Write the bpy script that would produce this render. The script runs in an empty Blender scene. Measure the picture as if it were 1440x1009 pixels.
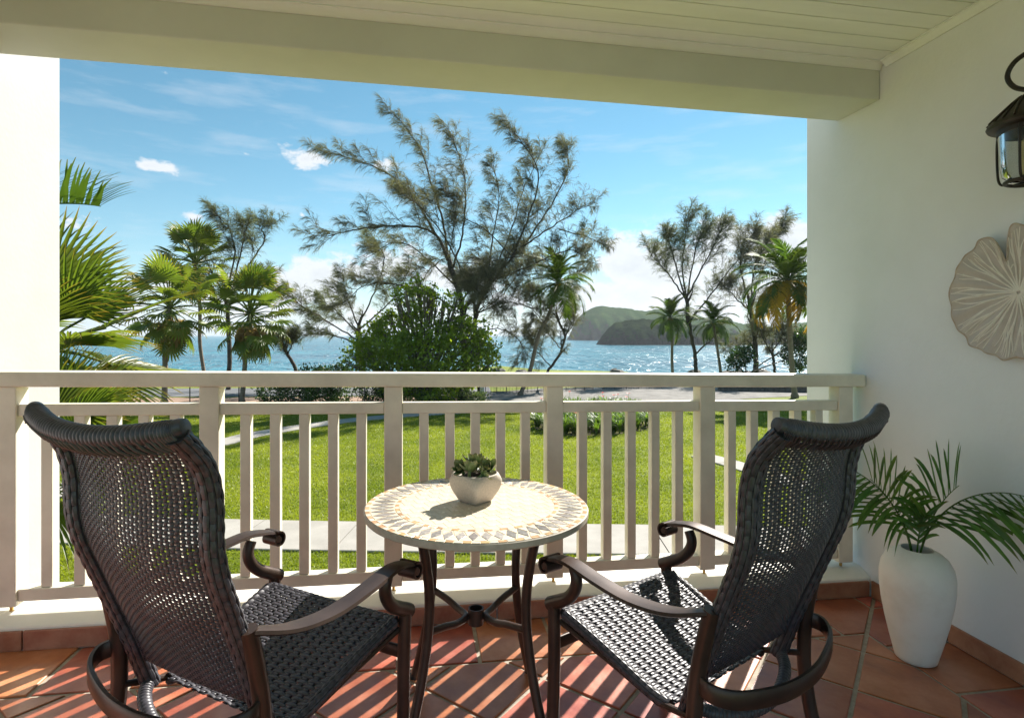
import bpy, math, random
import numpy as np
from mathutils import Vector, Matrix, Euler
R_ = math.radians
rng = np.random.default_rng(7)
random.seed(7)

# ------------------------------------------------------------------ camera
FPX, CXP, CYP = 800.5, 720.0, 471.0           # focal length and horizon in photo pixels (1440 x 1009)
CAMH, YAW, TILT = 1.30, R_(8.92), 0.0139       # eye height over the balcony floor, heading, drainage fall of the balcony
GZ, SEAZ = -3.0, -7.0                          # garden and sea level
sc = bpy.context.scene
cam = bpy.data.cameras.new('camera'); camo = bpy.data.objects.new('camera', cam); sc.collection.objects.link(camo)
cam.sensor_fit = 'HORIZONTAL'; cam.sensor_width = 36.0; cam.lens = 36.0 * FPX / 1440.0
cam.shift_y = -(1009 / 2 - CYP) / 1440.0
cam.clip_start = 0.05; cam.clip_end = 20000
camo.location = (0, 0, CAMH); camo.rotation_euler = (R_(90), 0, -YAW)
sc.camera = camo

# ------------------------------------------------------------------ light
SUN_AZ, SUN_EL = R_(42.0), R_(38.5)            # azimuth from +Y towards +X
wd = bpy.data.worlds.new('World'); sc.world = wd; wd.use_nodes = True
sun = bpy.data.lights.new('sun', 'SUN'); suno = bpy.data.objects.new('sun', sun); sc.collection.objects.link(suno)
sun.energy = 5.0; sun.angle = R_(0.5); sun.color = (1.0, 0.945, 0.86)
sdir = Vector((math.sin(SUN_AZ) * math.cos(SUN_EL), math.cos(SUN_AZ) * math.cos(SUN_EL), math.sin(SUN_EL)))
suno.rotation_euler = sdir.to_track_quat('Z', 'Y').to_euler()
sc.view_settings.view_transform = 'Standard'; sc.view_settings.look = 'None'
sc.view_settings.exposure = 1.22; sc.view_settings.gamma = 1.0
try: sc.view_settings.use_curve_mapping = False
except Exception: pass
sc.render.engine = 'CYCLES'
sc.cycles.use_denoising = True
sc.cycles.max_bounces = 10; sc.cycles.diffuse_bounces = 6; sc.cycles.transmission_bounces = 8; sc.cycles.transparent_max_bounces = 12
sc.cycles.sample_clamp_indirect = 6.0
sc.cycles.caustics_reflective = False; sc.cycles.caustics_refractive = False

CS, SN = math.cos(YAW), math.sin(YAW)
def ray(u, v):
    a = (u - CXP) / FPX
    return Vector((SN + a * CS, CS - a * SN, (CYP - v) / FPX))
def at(u, v, d): return Vector((0, 0, CAMH)) + ray(u, v) * d
def ground(u, v, z=GZ):
    r = ray(u, v); return Vector((0, 0, CAMH)) + r * ((z - CAMH) / r.z)
def depth_of(p): return p.x * SN + p.y * CS

# world nodes -----------------------------------------------------------
def build_world():
    nt = wd.node_tree; N = nt.nodes; L = nt.links; N.clear()
    out = N.new('ShaderNodeOutputWorld'); bg = N.new('ShaderNodeBackground'); bg.inputs[1].default_value = 0.066
    sky = N.new('ShaderNodeTexSky'); sky.sky_type = 'NISHITA'; sky.sun_disc = False
    sky.sun_elevation = SUN_EL; sky.sun_rotation = SUN_AZ; sky.air_density = 0.9; sky.dust_density = 0.0; sky.ozone_density = 1.2
    tc = N.new('ShaderNodeTexCoord')
    sep = N.new('ShaderNodeSeparateXYZ'); L.new(tc.outputs['Generated'], sep.inputs[0])
    def m(op, a, b=None, c=None, clamp=False):
        n = N.new('ShaderNodeMath'); n.operation = op; n.use_clamp = clamp
        for i, x in enumerate((a, b, c)):
            if x is None: continue
            if isinstance(x, (int, float)): n.inputs[i].default_value = x
            else: L.new(x, n.inputs[i])
        return n.outputs[0]
    az = m('ARCTAN2', sep.outputs[0], sep.outputs[1]); el = m('ARCSINE', sep.outputs[2])
    cmb = N.new('ShaderNodeCombineXYZ'); L.new(az, cmb.inputs[0]); L.new(el, cmb.inputs[1])
    def noise(scale, detail, rough, stretch):
        mp = N.new('ShaderNodeMapping'); mp.inputs['Scale'].default_value = stretch; L.new(cmb.outputs[0], mp.inputs[0])
        n = N.new('ShaderNodeTexNoise'); n.inputs['Scale'].default_value = scale; n.inputs['Detail'].default_value = detail
        n.inputs['Roughness'].default_value = rough; L.new(mp.outputs[0], n.inputs['Vector']); return n.outputs[0]
    n1 = noise(14, 9, 0.62, (1, 1.7, 1)); n2 = noise(4.0, 4, 0.5, (1, 2.2, 1))
    # cumulus: a low bank all round the horizon, plus single clouds seen over the bay
    band = m('SUBTRACT', 1.0, m('DIVIDE', m('ABSOLUTE', m('SUBTRACT', el, 0.05)), 0.10))
    field = m('ADD', m('MULTIPLY', band, 0.50), m('MULTIPLY', n2, 0.55))
    clouds = [(905, 372, 74, 50, 1.05), (1010, 345, 60, 40, .95), (1085, 350, 80, 50, .95), (870, 425, 100, 45, 1.0), (1000, 420, 150, 50, .9), (455, 385, 66, 30, .95), (400, 396, 66, 26, .9), (560, 370, 60, 34, .85),
              (425, 222, 46, 15, .8), (208, 234, 46, 11, .72), (272, 306, 24, 14, .72), (533, 232, 24, 14, .75), (100, 318, 36, 18, .7), (235, 104, 16, 8, .62), (640, 395, 110, 34, .85), (345, 216, 8, 5, .6), (425, 302, 9, 7, .7)]
    for (u, v, su, sv, amp) in clouds:
        r = ray(u, v).normalized(); a0 = math.atan2(r.x, r.y); e0 = math.asin(r.z)
        dx = m('DIVIDE', m('SUBTRACT', az, a0), su / FPX); dy = m('DIVIDE', m('SUBTRACT', el, e0), sv / FPX)
        d = m('SQRT', m('ADD', m('MULTIPLY', dx, dx), m('MULTIPLY', dy, dy)))
        b = m('MULTIPLY', m('SUBTRACT', 1.25, m('MULTIPLY', d, 0.62)), amp)
        field = m('MAXIMUM', field, b)
    dens = m('ADD', field, m('MULTIPLY', m('SUBTRACT', n1, 0.5), 1.75))
    mr = N.new('ShaderNodeMapRange'); mr.interpolation_type = 'SMOOTHSTEP'
    mr.inputs[1].default_value = 0.62; mr.inputs[2].default_value = 0.86; L.new(dens, mr.inputs[0])
    # thin cirrus
    ci = noise(5.0, 6, 0.6, (1, 5.5, 1)); mc = N.new('ShaderNodeMapRange'); mc.inputs[1].default_value = 0.50; mc.inputs[2].default_value = 0.78; mc.inputs[4].default_value = 0.34; L.new(ci, mc.inputs[0])
    mask = m('MAXIMUM', m('MULTIPLY', mr.outputs[0], 0.93), mc.outputs[0])
    # cloud body: bright tops, a little greyer where dense
    shade = N.new('ShaderNodeMapRange'); shade.inputs[1].default_value = 0.9; shade.inputs[2].default_value = 2.0; shade.inputs[3].default_value = 1.0; shade.inputs[4].default_value = 0.66; L.new(dens, shade.inputs[0])
    cc = N.new('ShaderNodeMix'); cc.data_type = 'RGBA'; cc.blend_type = 'MULTIPLY'; cc.inputs[0].default_value = 1.0
    cc.inputs[6].default_value = (6.2, 6.4, 6.7, 1); L.new(shade.outputs[0], cc.inputs[7])
    hs = N.new('ShaderNodeHueSaturation'); hs.inputs['Hue'].default_value = 0.472; hs.inputs['Saturation'].default_value = 1.15; hs.inputs['Value'].default_value = 0.93; L.new(sky.outputs[0], hs.inputs['Color'])
    # pale sea haze low over the horizon, the same in every direction
    hz = N.new('ShaderNodeMix'); hz.data_type = 'RGBA'; hz.inputs[7].default_value = (2.6, 4.3, 5.7, 1); L.new(hs.outputs[0], hz.inputs[6])
    L.new(m('MULTIPLY', m('POWER', 2.718, m('DIVIDE', m('ABSOLUTE', el), -0.055)), 0.85), hz.inputs[0])
    mx = N.new('ShaderNodeMix'); mx.data_type = 'RGBA'; L.new(mask, mx.inputs[0]); L.new(hz.outputs[2], mx.inputs[6]); L.new(cc.outputs[2], mx.inputs[7])
    L.new(mx.outputs[2], bg.inputs[0]); L.new(bg.outputs[0], out.inputs[0])
build_world()

# ------------------------------------------------------------------ materials
MATS = {}
def mat(name, col, rough=0.6, col2=None, nscale=6.0, ndetail=5, bump=0.0, bscale=40.0, metal=0.0, spec=0.5, rand=0.0, trans=0.0, coords='Object', coat=0.0, col3=None, stretch=(1, 1, 1), lo=0.35, hi=0.65, roughvar=0.0, bdist=0.01):
    m = bpy.data.materials.new(name); m.use_nodes = True; MATS[name] = m
    nt = m.node_tree; N = nt.nodes; L = nt.links
    p = N['Principled BSDF']; out = N['Material Output']
    p.inputs['Roughness'].default_value = rough; p.inputs['Metallic'].default_value = metal
    p.inputs['Specular IOR Level'].default_value = spec
    if coat: p.inputs['Coat Weight'].default_value = coat; p.inputs['Coat Roughness'].default_value = 0.25
    tc = N.new('ShaderNodeTexCoord'); mp = N.new('ShaderNodeMapping'); mp.inputs['Scale'].default_value = stretch
    L.new(tc.outputs[coords], mp.inputs[0])
    c = None
    if col2 is not None:
        n = N.new('ShaderNodeTexNoise'); n.inputs['Scale'].default_value = nscale; n.inputs['Detail'].default_value = ndetail
        n.inputs['Roughness'].default_value = 0.6; L.new(mp.outputs[0], n.inputs['Vector'])
        r = N.new('ShaderNodeValToRGB'); r.color_ramp.elements[0].position = lo; r.color_ramp.elements[1].position = hi
        r.color_ramp.elements[0].color = (*col, 1); r.color_ramp.elements[1].color = (*col2, 1)
        if col3 is not None:
            e = r.color_ramp.elements.new((lo + hi) / 2); e.color = (*col3, 1)
        L.new(n.outputs[0], r.inputs[0]); c = r.outputs[0]
        if roughvar:
            mr = N.new('ShaderNodeMapRange'); mr.inputs[3].default_value = rough - roughvar; mr.inputs[4].default_value = rough + roughvar
            L.new(n.outputs[0], mr.inputs[0]); L.new(mr.outputs[0], p.inputs['Roughness'])
    if rand:
        oi = N.new('ShaderNodeObjectInfo'); hs = N.new('ShaderNodeHueSaturation')
        mr = N.new('ShaderNodeMapRange'); mr.inputs[3].default_value = 1 - rand; mr.inputs[4].default_value = 1 + rand
        mr2 = N.new('ShaderNodeMapRange'); mr2.inputs[3].default_value = 0.5 - rand * 0.05; mr2.inputs[4].default_value = 0.5 + rand * 0.05
        ms = N.new('ShaderNodeMath'); ms.operation = 'FRACT'; mm = N.new('ShaderNodeMath'); mm.operation = 'MULTIPLY'; mm.inputs[1].default_value = 7.31
        L.new(oi.outputs['Random'], mm.inputs[0]); L.new(mm.outputs[0], ms.inputs[0])
        L.new(oi.outputs['Random'], mr.inputs[0]); L.new(ms.outputs[0], mr2.inputs[0])
        L.new(mr.outputs[0], hs.inputs['Value']); L.new(mr2.outputs[0], hs.inputs['Hue'])
        if c is None: hs.inputs['Color'].default_value = (*col, 1)
        else: L.new(c, hs.inputs['Color'])
        c = hs.outputs[0]
    if c is None: p.inputs['Base Color'].default_value = (*col, 1)
    else: L.new(c, p.inputs['Base Color'])
    if bump:
        b = N.new('ShaderNodeBump'); b.inputs['Strength'].default_value = bump; b.inputs['Distance'].default_value = bdist
        n = N.new('ShaderNodeTexNoise'); n.inputs['Scale'].default_value = bscale; n.inputs['Detail'].default_value = 5
        L.new(mp.outputs[0], n.inputs['Vector']); L.new(n.outputs[0], b.inputs['Height']); L.new(b.outputs[0], p.inputs['Normal'])
    if trans:
        t = N.new('ShaderNodeBsdfTranslucent'); mx = N.new('ShaderNodeMixShader'); mx.inputs[0].default_value = trans
        if c is None: t.inputs[0].default_value = (*[min(1, x * 1.6) for x in col], 1)
        else:
            g = N.new('ShaderNodeMix'); g.data_type = 'RGBA'; g.blend_type = 'MULTIPLY'; g.inputs[0].default_value = 1.0
            L.new(c, g.inputs[6]); g.inputs[7].default_value = (1.9, 2.0, 0.9, 1); L.new(g.outputs[2], t.inputs[0])
        L.new(p.outputs[0], mx.inputs[1]); L.new(t.outputs[0], mx.inputs[2]); L.new(mx.outputs[0], out.inputs[0])
    return m

def leaf_mat(name, col, col2, tip=None, tip2=None, trans=0.35, rough=0.45, nscale=1.5, rand=0.2, tippos=0.8, spec=0.5):
    """foliage: colour varies through the crown, the attribute 'tip' runs 0..1 along each leaf"""
    m = mat(name, col, rough, col2, nscale=nscale, rand=rand, trans=trans, spec=spec)
    if tip is not None:
        nt = m.node_tree; N = nt.nodes; L = nt.links
        p = N['Principled BSDF']; src = p.inputs['Base Color'].links[0].from_socket
        a = N.new('ShaderNodeAttribute'); a.attribute_name = 'tip'
        r = N.new('ShaderNodeMapRange'); r.inputs[1].default_value = tippos; r.inputs[2].default_value = 1.0; L.new(a.outputs['Fac'], r.inputs[0])
        r2 = N.new('ShaderNodeMix'); r2.data_type = 'RGBA'
        n = N.new('ShaderNodeTexNoise'); n.inputs['Scale'].default_value = 2.0
        ramp = N.new('ShaderNodeMix'); ramp.data_type = 'RGBA'; ramp.inputs[6].default_value = (*tip, 1); ramp.inputs[7].default_value = (*(tip2 or tip), 1)
        L.new(n.outputs[0], ramp.inputs[0])
        L.new(r.outputs[0], r2.inputs[0]); L.new(src, r2.inputs[6]); L.new(ramp.outputs[2], r2.inputs[7])
        L.new(r2.outputs[2], p.inputs['Base Color'])
        for n_ in N:
            if n_.type == 'MIX' and n_.blend_type == 'MULTIPLY' and n_ != r2: L.new(r2.outputs[2], n_.inputs[6])
    return m

mat('plaster', (.84, .85, .875), .85, (.72, .73, .75), nscale=1.1, ndetail=9, bump=.4, bscale=38, bdist=.004, lo=.25, hi=.75)
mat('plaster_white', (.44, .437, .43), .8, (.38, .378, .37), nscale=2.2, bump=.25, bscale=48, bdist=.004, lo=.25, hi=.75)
mat('beam_paint', (.64, .645, .62), .6, (.56, .565, .545), nscale=1.2, bump=.08, bscale=30, bdist=.003)
mat('ceiling_paint', (.85, .86, .87), .55, (.79, .80, .81), nscale=3.0, stretch=(.4, 4, 1), bump=.1, bscale=20, bdist=.002, rand=.03)
mat('rail_paint', (.78, .73, .61), .45, (.64, .59, .49), nscale=5, ndetail=9, bump=.2, bscale=45, bdist=.002, rand=.03)
mat('curb_paint', (.86, .83, .76), .6, (.70, .66, .58), nscale=3.5, bump=.2, bscale=35, bdist=.004, lo=.45, hi=.9)
mat('terracotta', (.25, .055, .032), .36, (.50, .185, .115), nscale=5.5, ndetail=10, bump=.35, bscale=22, bdist=.004, rand=.30, col3=(.38, .108, .052), roughvar=.14, lo=.3, hi=.7, coat=.4)
mat('skirting', (.30, .11, .06), .6, (.42, .21, .13), nscale=9, bump=.3, bscale=30, bdist=.005, rand=.15)
mat('grout', (.40, .35, .28), .9, (.30, .26, .21), nscale=30, bump=.5, bscale=120, bdist=.004)
mat('wicker', (.036, .034, .042), .42, (.074, .070, .084), nscale=60, ndetail=3, bump=.15, bscale=260, bdist=.001, spec=.55)
mat('wicker_core', (.014, .012, .012), .6)
mat('bronze', (.045, .028, .022), .36, (.075, .048, .038), nscale=9, ndetail=8, bump=.10, bscale=180, bdist=.001, metal=.35, spec=.5)
mat('iron', (.018, .014, .012), .42, (.034, .026, .022), nscale=25, bump=.15, bscale=140, bdist=.002, metal=.3)
mat('stone_bed', (.64, .56, .44), .35, (.60, .52, .40), nscale=20, spec=.5)
mat('stone_edge', (.56, .50, .42), .6, (.46, .40, .33), nscale=40, bump=.2, bscale=120, bdist=.002)
mat('tile_cream', (.62, .53, .41), .26, (.69, .61, .50), nscale=22, rand=.06, spec=.5, roughvar=.06)
mat('tile_slate', (.17, .155, .155), .28, (.36, .33, .30), nscale=70, ndetail=8, rand=.4)
mat('tile_brown', (.42, .24, .11), .3, (.54, .36, .20), nscale=40, rand=.25)
mat('concrete_pot', (.56, .50, .43), .85, (.40, .36, .31), nscale=160, ndetail=3, bump=.35, bscale=160, bdist=.002, lo=.3, hi=.75)
mat('vase_clay', (.80, .76, .69), .72, (.60, .52, .43), nscale=6, ndetail=9, bump=.15, bscale=18, bdist=.004, stretch=(1, 1, 1.15), lo=.45, hi=.95)
mat('soil', (.05, .035, .025), .95, (.09, .06, .04), nscale=60, bump=.6, bscale=80)
leaf_mat('succulent', (.085, .135, .045), (.19, .26, .10), tip=(.32, .37, .16), tip2=(.26, .16, .10), trans=.14, rough=.36, nscale=18, tippos=.55)
leaf_mat('areca', (.028, .085, .012), (.075, .17, .025), tip=(.16, .15, .04), trans=.28, rough=.36, nscale=7, tippos=.86, rand=.25)
leaf_mat('fan_leaf', (.075, .115, .018), (.17, .215, .032), tip=(.34, .22, .05), tip2=(.24, .12, .03), trans=.34, rough=.38, nscale=.9, tippos=.78, rand=.3)
leaf_mat('fan_dry', (.20, .13, .055), (.34, .22, .09), trans=.3, rough=.7, nscale=1.5)
leaf_mat('coco_leaf', (.045, .085, .016), (.10, .155, .03), tip=(.16, .15, .04), trans=.32, rough=.6, spec=.2, nscale=.7, tippos=.8, rand=.3)
leaf_mat('coco_gold', (.32, .20, .03), (.48, .29, .045), tip=(.40, .18, .03), trans=.38, rough=.65, nscale=.7, spec=.2)
leaf_mat('needles', (.082, .080, .062), (.145, .138, .108), spec=.1, trans=.40, rough=.6, nscale=.25, rand=.1)
leaf_mat('needles_green', (.078, .088, .058), (.14, .148, .098), spec=.1, trans=.42, rough=.6, nscale=.3, rand=.1)
leaf_mat('sea_grape', (.10, .155, .012), (.235, .30, .030), trans=.45, rough=.32, nscale=.8, rand=.1)
leaf_mat('hedge_leaf', (.022, .06, .012), (.055, .11, .022), trans=.22, rough=.5, nscale=.7, rand=.1)
leaf_mat('silver_leaf', (.07, .105, .045), (.14, .18, .085), trans=.25, rough=.5, nscale=.8, rand=.1)
leaf_mat('lily_leaf', (.06, .11, .015), (.16, .235, .04), trans=.4, rough=.42, nscale=1.5, rand=.1)
mat('petal', (.55, .03, .04), .5, (.65, .09, .07), nscale=5, trans=.3)
mat('bark', (.20, .16, .12), .9, (.10, .08, .065), nscale=6, bump=.8, bscale=14, bdist=.04, stretch=(1, 1, .3))
mat('bark_dark', (.085, .07, .055), .9, (.045, .037, .03), nscale=4, bump=.8, bscale=10, bdist=.04)
mat('palm_bark', (.26, .21, .16), .9, (.16, .125, .095), nscale=3, bump=.8, bscale=6, bdist=.03, stretch=(1, 1, 6))
mat('art', (.53, .47, .43), .6, (.45, .39, .355), nscale=12, bump=.3, bscale=60, bdist=.003)
mat('art_vein', (.80, .755, .69), .55, (.72, .66, .60), nscale=30)
mat('art_edge', (.36, .27, .20), .6, (.52, .43, .35), nscale=30)
mat('candle', (.72, .58, .30), .5, (.62, .48, .22), nscale=12)
mat('wall_stone', (.085, .075, .065), .95, (.17, .155, .14), nscale=3, bump=.8, bscale=6, bdist=.05)
mat('black_metal', (.012, .012, .012), .5)
mat('brass', (.50, .33, .10), .35, metal=.9)
mat('post_white', (.74, .75, .76), .7)
mat('gravel', (.12, .112, .102), .95, (.25, .235, .215), nscale=1.2, ndetail=12, bump=.8, bscale=9, bdist=.03, coords='Object', lo=.3, hi=.7)
mat('asphalt', (.105, .108, .115), .9, (.155, .155, .16), nscale=.6, ndetail=10, bump=.4, bscale=20)
mat('dirt', (.24, .145, .10), .95, (.33, .22, .155), nscale=.7, ndetail=9, bump=.6, bscale=3, bdist=.05)
mat('path', (.29, .27, .235), .9, (.42, .39, .345), nscale=1.1, ndetail=10, bump=.3, bscale=14, bdist=.01, lo=.3, hi=.75)
mat('rock', (.11, .10, .09), .95, (.20, .18, .155), nscale=1.5, bump=.8, bscale=3, bdist=.1)
mat('hill_near', (.014, .026, .010), .95, (.034, .052, .018), nscale=.08, ndetail=12, bump=.6, bscale=.3, bdist=1.5, lo=.35, hi=.65, spec=0.0)
mat('cliff_near', (.022, .019, .015), .95, (.045, .037, .028), nscale=.08, ndetail=12, bump=.7, bscale=.3, bdist=1.5, spec=0.0)
mat('hill', (.024, .058, .014), .95, (.058, .095, .026), nscale=.06, ndetail=12, bump=.6, bscale=.25, bdist=2.0, lo=.35, hi=.65, spec=0.0)
mat('cliff', (.034, .030, .020), .95, (.070, .058, .038), nscale=.05, ndetail=12, bump=.7, bscale=.2, bdist=2.0, spec=0.0)

def lawn_mat():
    m = mat('lawn', (.115, .155, .011), .85, (.215, .245, .020), nscale=.38, ndetail=12, bump=1.0, bscale=38, bdist=.03, spec=.2, lo=.3, hi=.7)
    return m
lawn_mat()
leaf_mat('grass_blade', (.13, .168, .011), (.235, .26, .020), trans=.40, rough=.5, nscale=.38, rand=0)

def sea_mat():
    m = bpy.data.materials.new('sea'); m.use_nodes = True; MATS['sea'] = m
    N = m.node_tree.nodes; L = m.node_tree.links; p = N['Principled BSDF']
    p.inputs['Roughness'].default_value = .24; p.inputs['Specular IOR Level'].default_value = .45; p.inputs['IOR'].default_value = 1.33
    tc = N.new('ShaderNodeTexCoord')
    n = N.new('ShaderNodeTexNoise'); n.inputs['Scale'].default_value = .012; n.inputs['Detail'].default_value = 8
    mp0 = N.new('ShaderNodeMapping'); mp0.inputs['Scale'].default_value = (.5, 2.0, 1); L.new(tc.outputs['Object'], mp0.inputs[0]); L.new(mp0.outputs[0], n.inputs['Vector'])
    r = N.new('ShaderNodeValToRGB'); r.color_ramp.elements[0].position = .35; r.color_ramp.elements[1].position = .68
    r.color_ramp.elements[0].color = (.002, .085, .135, 1); r.color_ramp.elements[1].color = (.008, .165, .215, 1)
    L.new(n.outputs[0], r.inputs[0]); L.new(r.outputs[0], p.inputs['Base Color'])
    prev = None
    for sc_, st, dist, sx, sy in ((1.0, 1.0, 2.2, .55, .16), (1.0, 1.0, 5.0, .15, .05), (1.0, .8, 8.0, .03, .02)):
        mp = N.new('ShaderNodeMapping'); mp.inputs['Scale'].default_value = (sx, sy, 1); mp.inputs['Rotation'].default_value = (0, 0, R_(9)); L.new(tc.outputs['Object'], mp.inputs[0])
        w = N.new('ShaderNodeTexNoise'); w.inputs['Scale'].default_value = sc_; w.inputs['Detail'].default_value = 4; L.new(mp.outputs[0], w.inputs['Vector'])
        b = N.new('ShaderNodeBump'); b.inputs['Strength'].default_value = st; b.inputs['Distance'].default_value = dist
        L.new(w.outputs[0], b.inputs['Height'])
        if prev: L.new(prev.outputs[0], b.inputs['Normal'])
        prev = b
    L.new(prev.outputs[0], p.inputs['Normal'])
sea_mat()

def glass_mat():
    m = bpy.data.materials.new('lantern_glass'); m.use_nodes = True; MATS['lantern_glass'] = m
    N = m.node_tree.nodes; L = m.node_tree.links; N.remove(N['Principled BSDF'])
    t = N.new('ShaderNodeBsdfTransparent'); t.inputs[0].default_value = (.88, .90, .90, 1)
    g = N.new('ShaderNodeBsdfGlossy'); g.inputs['Roughness'].default_value = .03
    lw = N.new('ShaderNodeFresnel'); lw.inputs[0].default_value = 1.22
    mx = N.new('ShaderNodeMixShader'); L.new(lw.outputs[0], mx.inputs[0]); L.new(t.outputs[0], mx.inputs[1]); L.new(g.outputs[0], mx.inputs[2])
    L.new(mx.outputs[0], N['Material Output'].inputs[0])
glass_mat()

# ------------------------------------------------------------------ object helpers
COL = sc.collection
def tag(o, label=None, cat=None, group=None, kind=None):
    if label: o['label'] = label
    if cat: o['category'] = cat
    if group: o['group'] = group
    if kind: o['kind'] = kind
    return o
def empty(name, loc=(0, 0, 0), rz=0.0, parent=None):
    o = bpy.data.objects.new(name, None); COL.objects.link(o); o.location = loc; o.rotation_euler = (0, 0, rz); o.empty_display_size = .1
    if parent: o.parent = parent
    return o
def link(name, me, parent=None, loc=None, rot=None, scale=None):
    o = bpy.data.objects.new(name, me); COL.objects.link(o)
    if parent: o.parent = parent
    if loc is not None: o.location = loc
    if rot is not None: o.rotation_euler = rot
    if scale is not None: o.scale = scale if hasattr(scale, '__len__') else (scale,) * 3
    return o
class MB:
    def __init__(s): s.v = []; s.f = []; s.t = None
    def add(s, vs, fs):
        b = len(s.v); s.v += [tuple(p) for p in vs]; s.f += [tuple(b + i for i in f) for f in fs]; return s
    def box(s, x0, x1, y0, y1, z0, z1):
        vs = [(x, y, z) for z in (z0, z1) for y in (y0, y1) for x in (x0, x1)]
        return s.add(vs, [(0, 2, 3, 1), (4, 5, 7, 6), (0, 1, 5, 4), (2, 6, 7, 3), (0, 4, 6, 2), (1, 3, 7, 5)])
    def tube(s, path, rad, n=8, caps=True, flat=None, up=None):
        """tube along path; rad number/list; flat=(a,b) makes an elliptic section"""
        P = [Vector(p) for p in path]; k = len(P)
        if not hasattr(rad, '__len__'): rad = [rad] * k
        T = []
        for i in range(k):
            t = P[min(i + 1, k - 1)] - P[max(i - 1, 0)]; T.append(t.normalized() if t.length > 1e-9 else Vector((0, 0, 1)))
        ref = Vector(up) if up is not None else (Vector((0, 0, 1)) if abs(T[0].z) < .9 else Vector((1, 0, 0)))
        N = (ref - T[0] * ref.dot(T[0])).normalized(); vs = []
        for i in range(k):
            if up is not None:
                r2 = Vector(up); N = r2 - T[i] * r2.dot(T[i])
            else: N = N - T[i] * N.dot(T[i])
            if N.length < 1e-6: N = T[i].orthogonal()
            N.normalize(); B = T[i].cross(N)
            for j in range(n):
                a = 2 * math.pi * (j + (.5 if n == 4 else 0)) / n
                ca, sa = math.cos(a) * rad[i], math.sin(a) * rad[i]
                if flat: ca *= flat[0]; sa *= flat[1]
                vs.append(P[i] + N * ca + B * sa)
        fs = [(i * n + j, i * n + (j + 1) % n, (i + 1) * n + (j + 1) % n, (i + 1) * n + j) for i in range(k - 1) for j in range(n)]
        if caps: fs += [tuple(reversed(range(n))), tuple((k - 1) * n + j for j in range(n))]
        return s.add(vs, fs)
    def lathe(s, prof, n=48, c=(0, 0, 0), cap=True):
        vs = []; k = len(prof)
        for r, z in prof:
            for j in range(n):
                a = 2 * math.pi * j / n; vs.append((c[0] + r * math.cos(a), c[1] + r * math.sin(a), c[2] + z))
        fs = [(i * n + j, i * n + (j + 1) % n, (i + 1) * n + (j + 1) % n, (i + 1) * n + j) for i in range(k - 1) for j in range(n)]
        if cap: fs += [tuple(reversed(range(n))), tuple((k - 1) * n + j for j in range(n))]
        return s.add(vs, fs)
    def prism(s, poly, z0, z1, inset=0.0):
        n = len(poly); c = Vector((sum(p[0] for p in poly) / n, sum(p[1] for p in poly) / n))
        top = []
        for p in poly:
            d = Vector((p[0], p[1])) - c; l = d.length; top.append(c + d * max(0.0, (l - inset) / max(l, 1e-6)))
        vs = [(p[0], p[1], z0) for p in poly] + [(p[0], p[1], z1 - inset * .6) for p in poly] + [(p.x, p.y, z1) for p in top]
        fs = [tuple(reversed(range(n)))]
        for b in (0, n):
            fs += [(b + i, b + (i + 1) % n, b + n + (i + 1) % n, b + n + i) for i in range(n)]
        fs.append(tuple(2 * n + i for i in range(n)))
        return s.add(vs, fs)
    def mesh(s, name, m, smooth=True, angle=None):
        me = bpy.data.meshes.new(name); me.from_pydata(s.v, [], s.f); me.update()
        if s.t is not None:
            a = me.attributes.new('tip', 'FLOAT', 'POINT'); a.data.foreach_set('value', np.asarray(s.t, dtype=np.float32))
        if m: me.materials.append(MATS[m])
        if smooth:
            me.polygons.foreach_set('use_smooth', [True] * len(me.polygons))
            if angle is not None:
                try: me.set_sharp_from_angle(angle=R_(angle))
                except Exception: pass
        return me
    def build(s, name, m, parent=None, smooth=True, angle=35, bevel=0.0, loc=None, rot=None):
        o = link(name, s.mesh(name, m, smooth, angle), parent, loc, rot)
        if bevel:
            b = o.modifiers.new('bevel', 'BEVEL'); b.width = bevel; b.segments = 2; b.limit_method = 'ANGLE'; b.angle_limit = R_(40); b.harden_normals = False
        return o
def np_mesh(name, V, Fq, m, tip=None, smooth=True):
    """fast mesh of equal-size polygons"""
    V = np.ascontiguousarray(V, dtype=np.float32); Fq = np.ascontiguousarray(Fq, dtype=np.int32)
    me = bpy.data.meshes.new(name); k = Fq.shape[1]; nf = len(Fq)
    me.vertices.add(len(V)); me.vertices.foreach_set('co', V.ravel())
    me.loops.add(nf * k); me.loops.foreach_set('vertex_index', Fq.ravel())
    me.polygons.add(nf); me.polygons.foreach_set('loop_start', np.arange(0, nf * k, k, dtype=np.int32))
    try: me.polygons.foreach_set('loop_total', np.full(nf, k, dtype=np.int32))
    except Exception: pass
    me.update(calc_edges=True)
    if tip is not None:
        a = me.attributes.new('tip', 'FLOAT', 'POINT'); a.data.foreach_set('value', np.asarray(tip, dtype=np.float32))
    me.materials.append(MATS[m])
    if smooth: me.polygons.foreach_set('use_smooth', np.ones(nf, dtype=bool))
    return me
def fall(o):
    """give a balcony part the balcony's slight fall towards the right (the floor drains that way)"""
    if o.type == 'MESH':
        for v in o.data.vertices: v.co.z -= TILT * (v.co.x + o.location.x)
    return o
def stand(o, x, y, z=0.0, rz=0.0):
    """put a thing on the sloping balcony floor"""
    M = Matrix.Rotation(TILT, 4, 'Y') @ Matrix.Rotation(rz, 4, 'Z')
    o.location = (x, y, z - TILT * x); o.rotation_euler = M.to_euler(); return o
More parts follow.
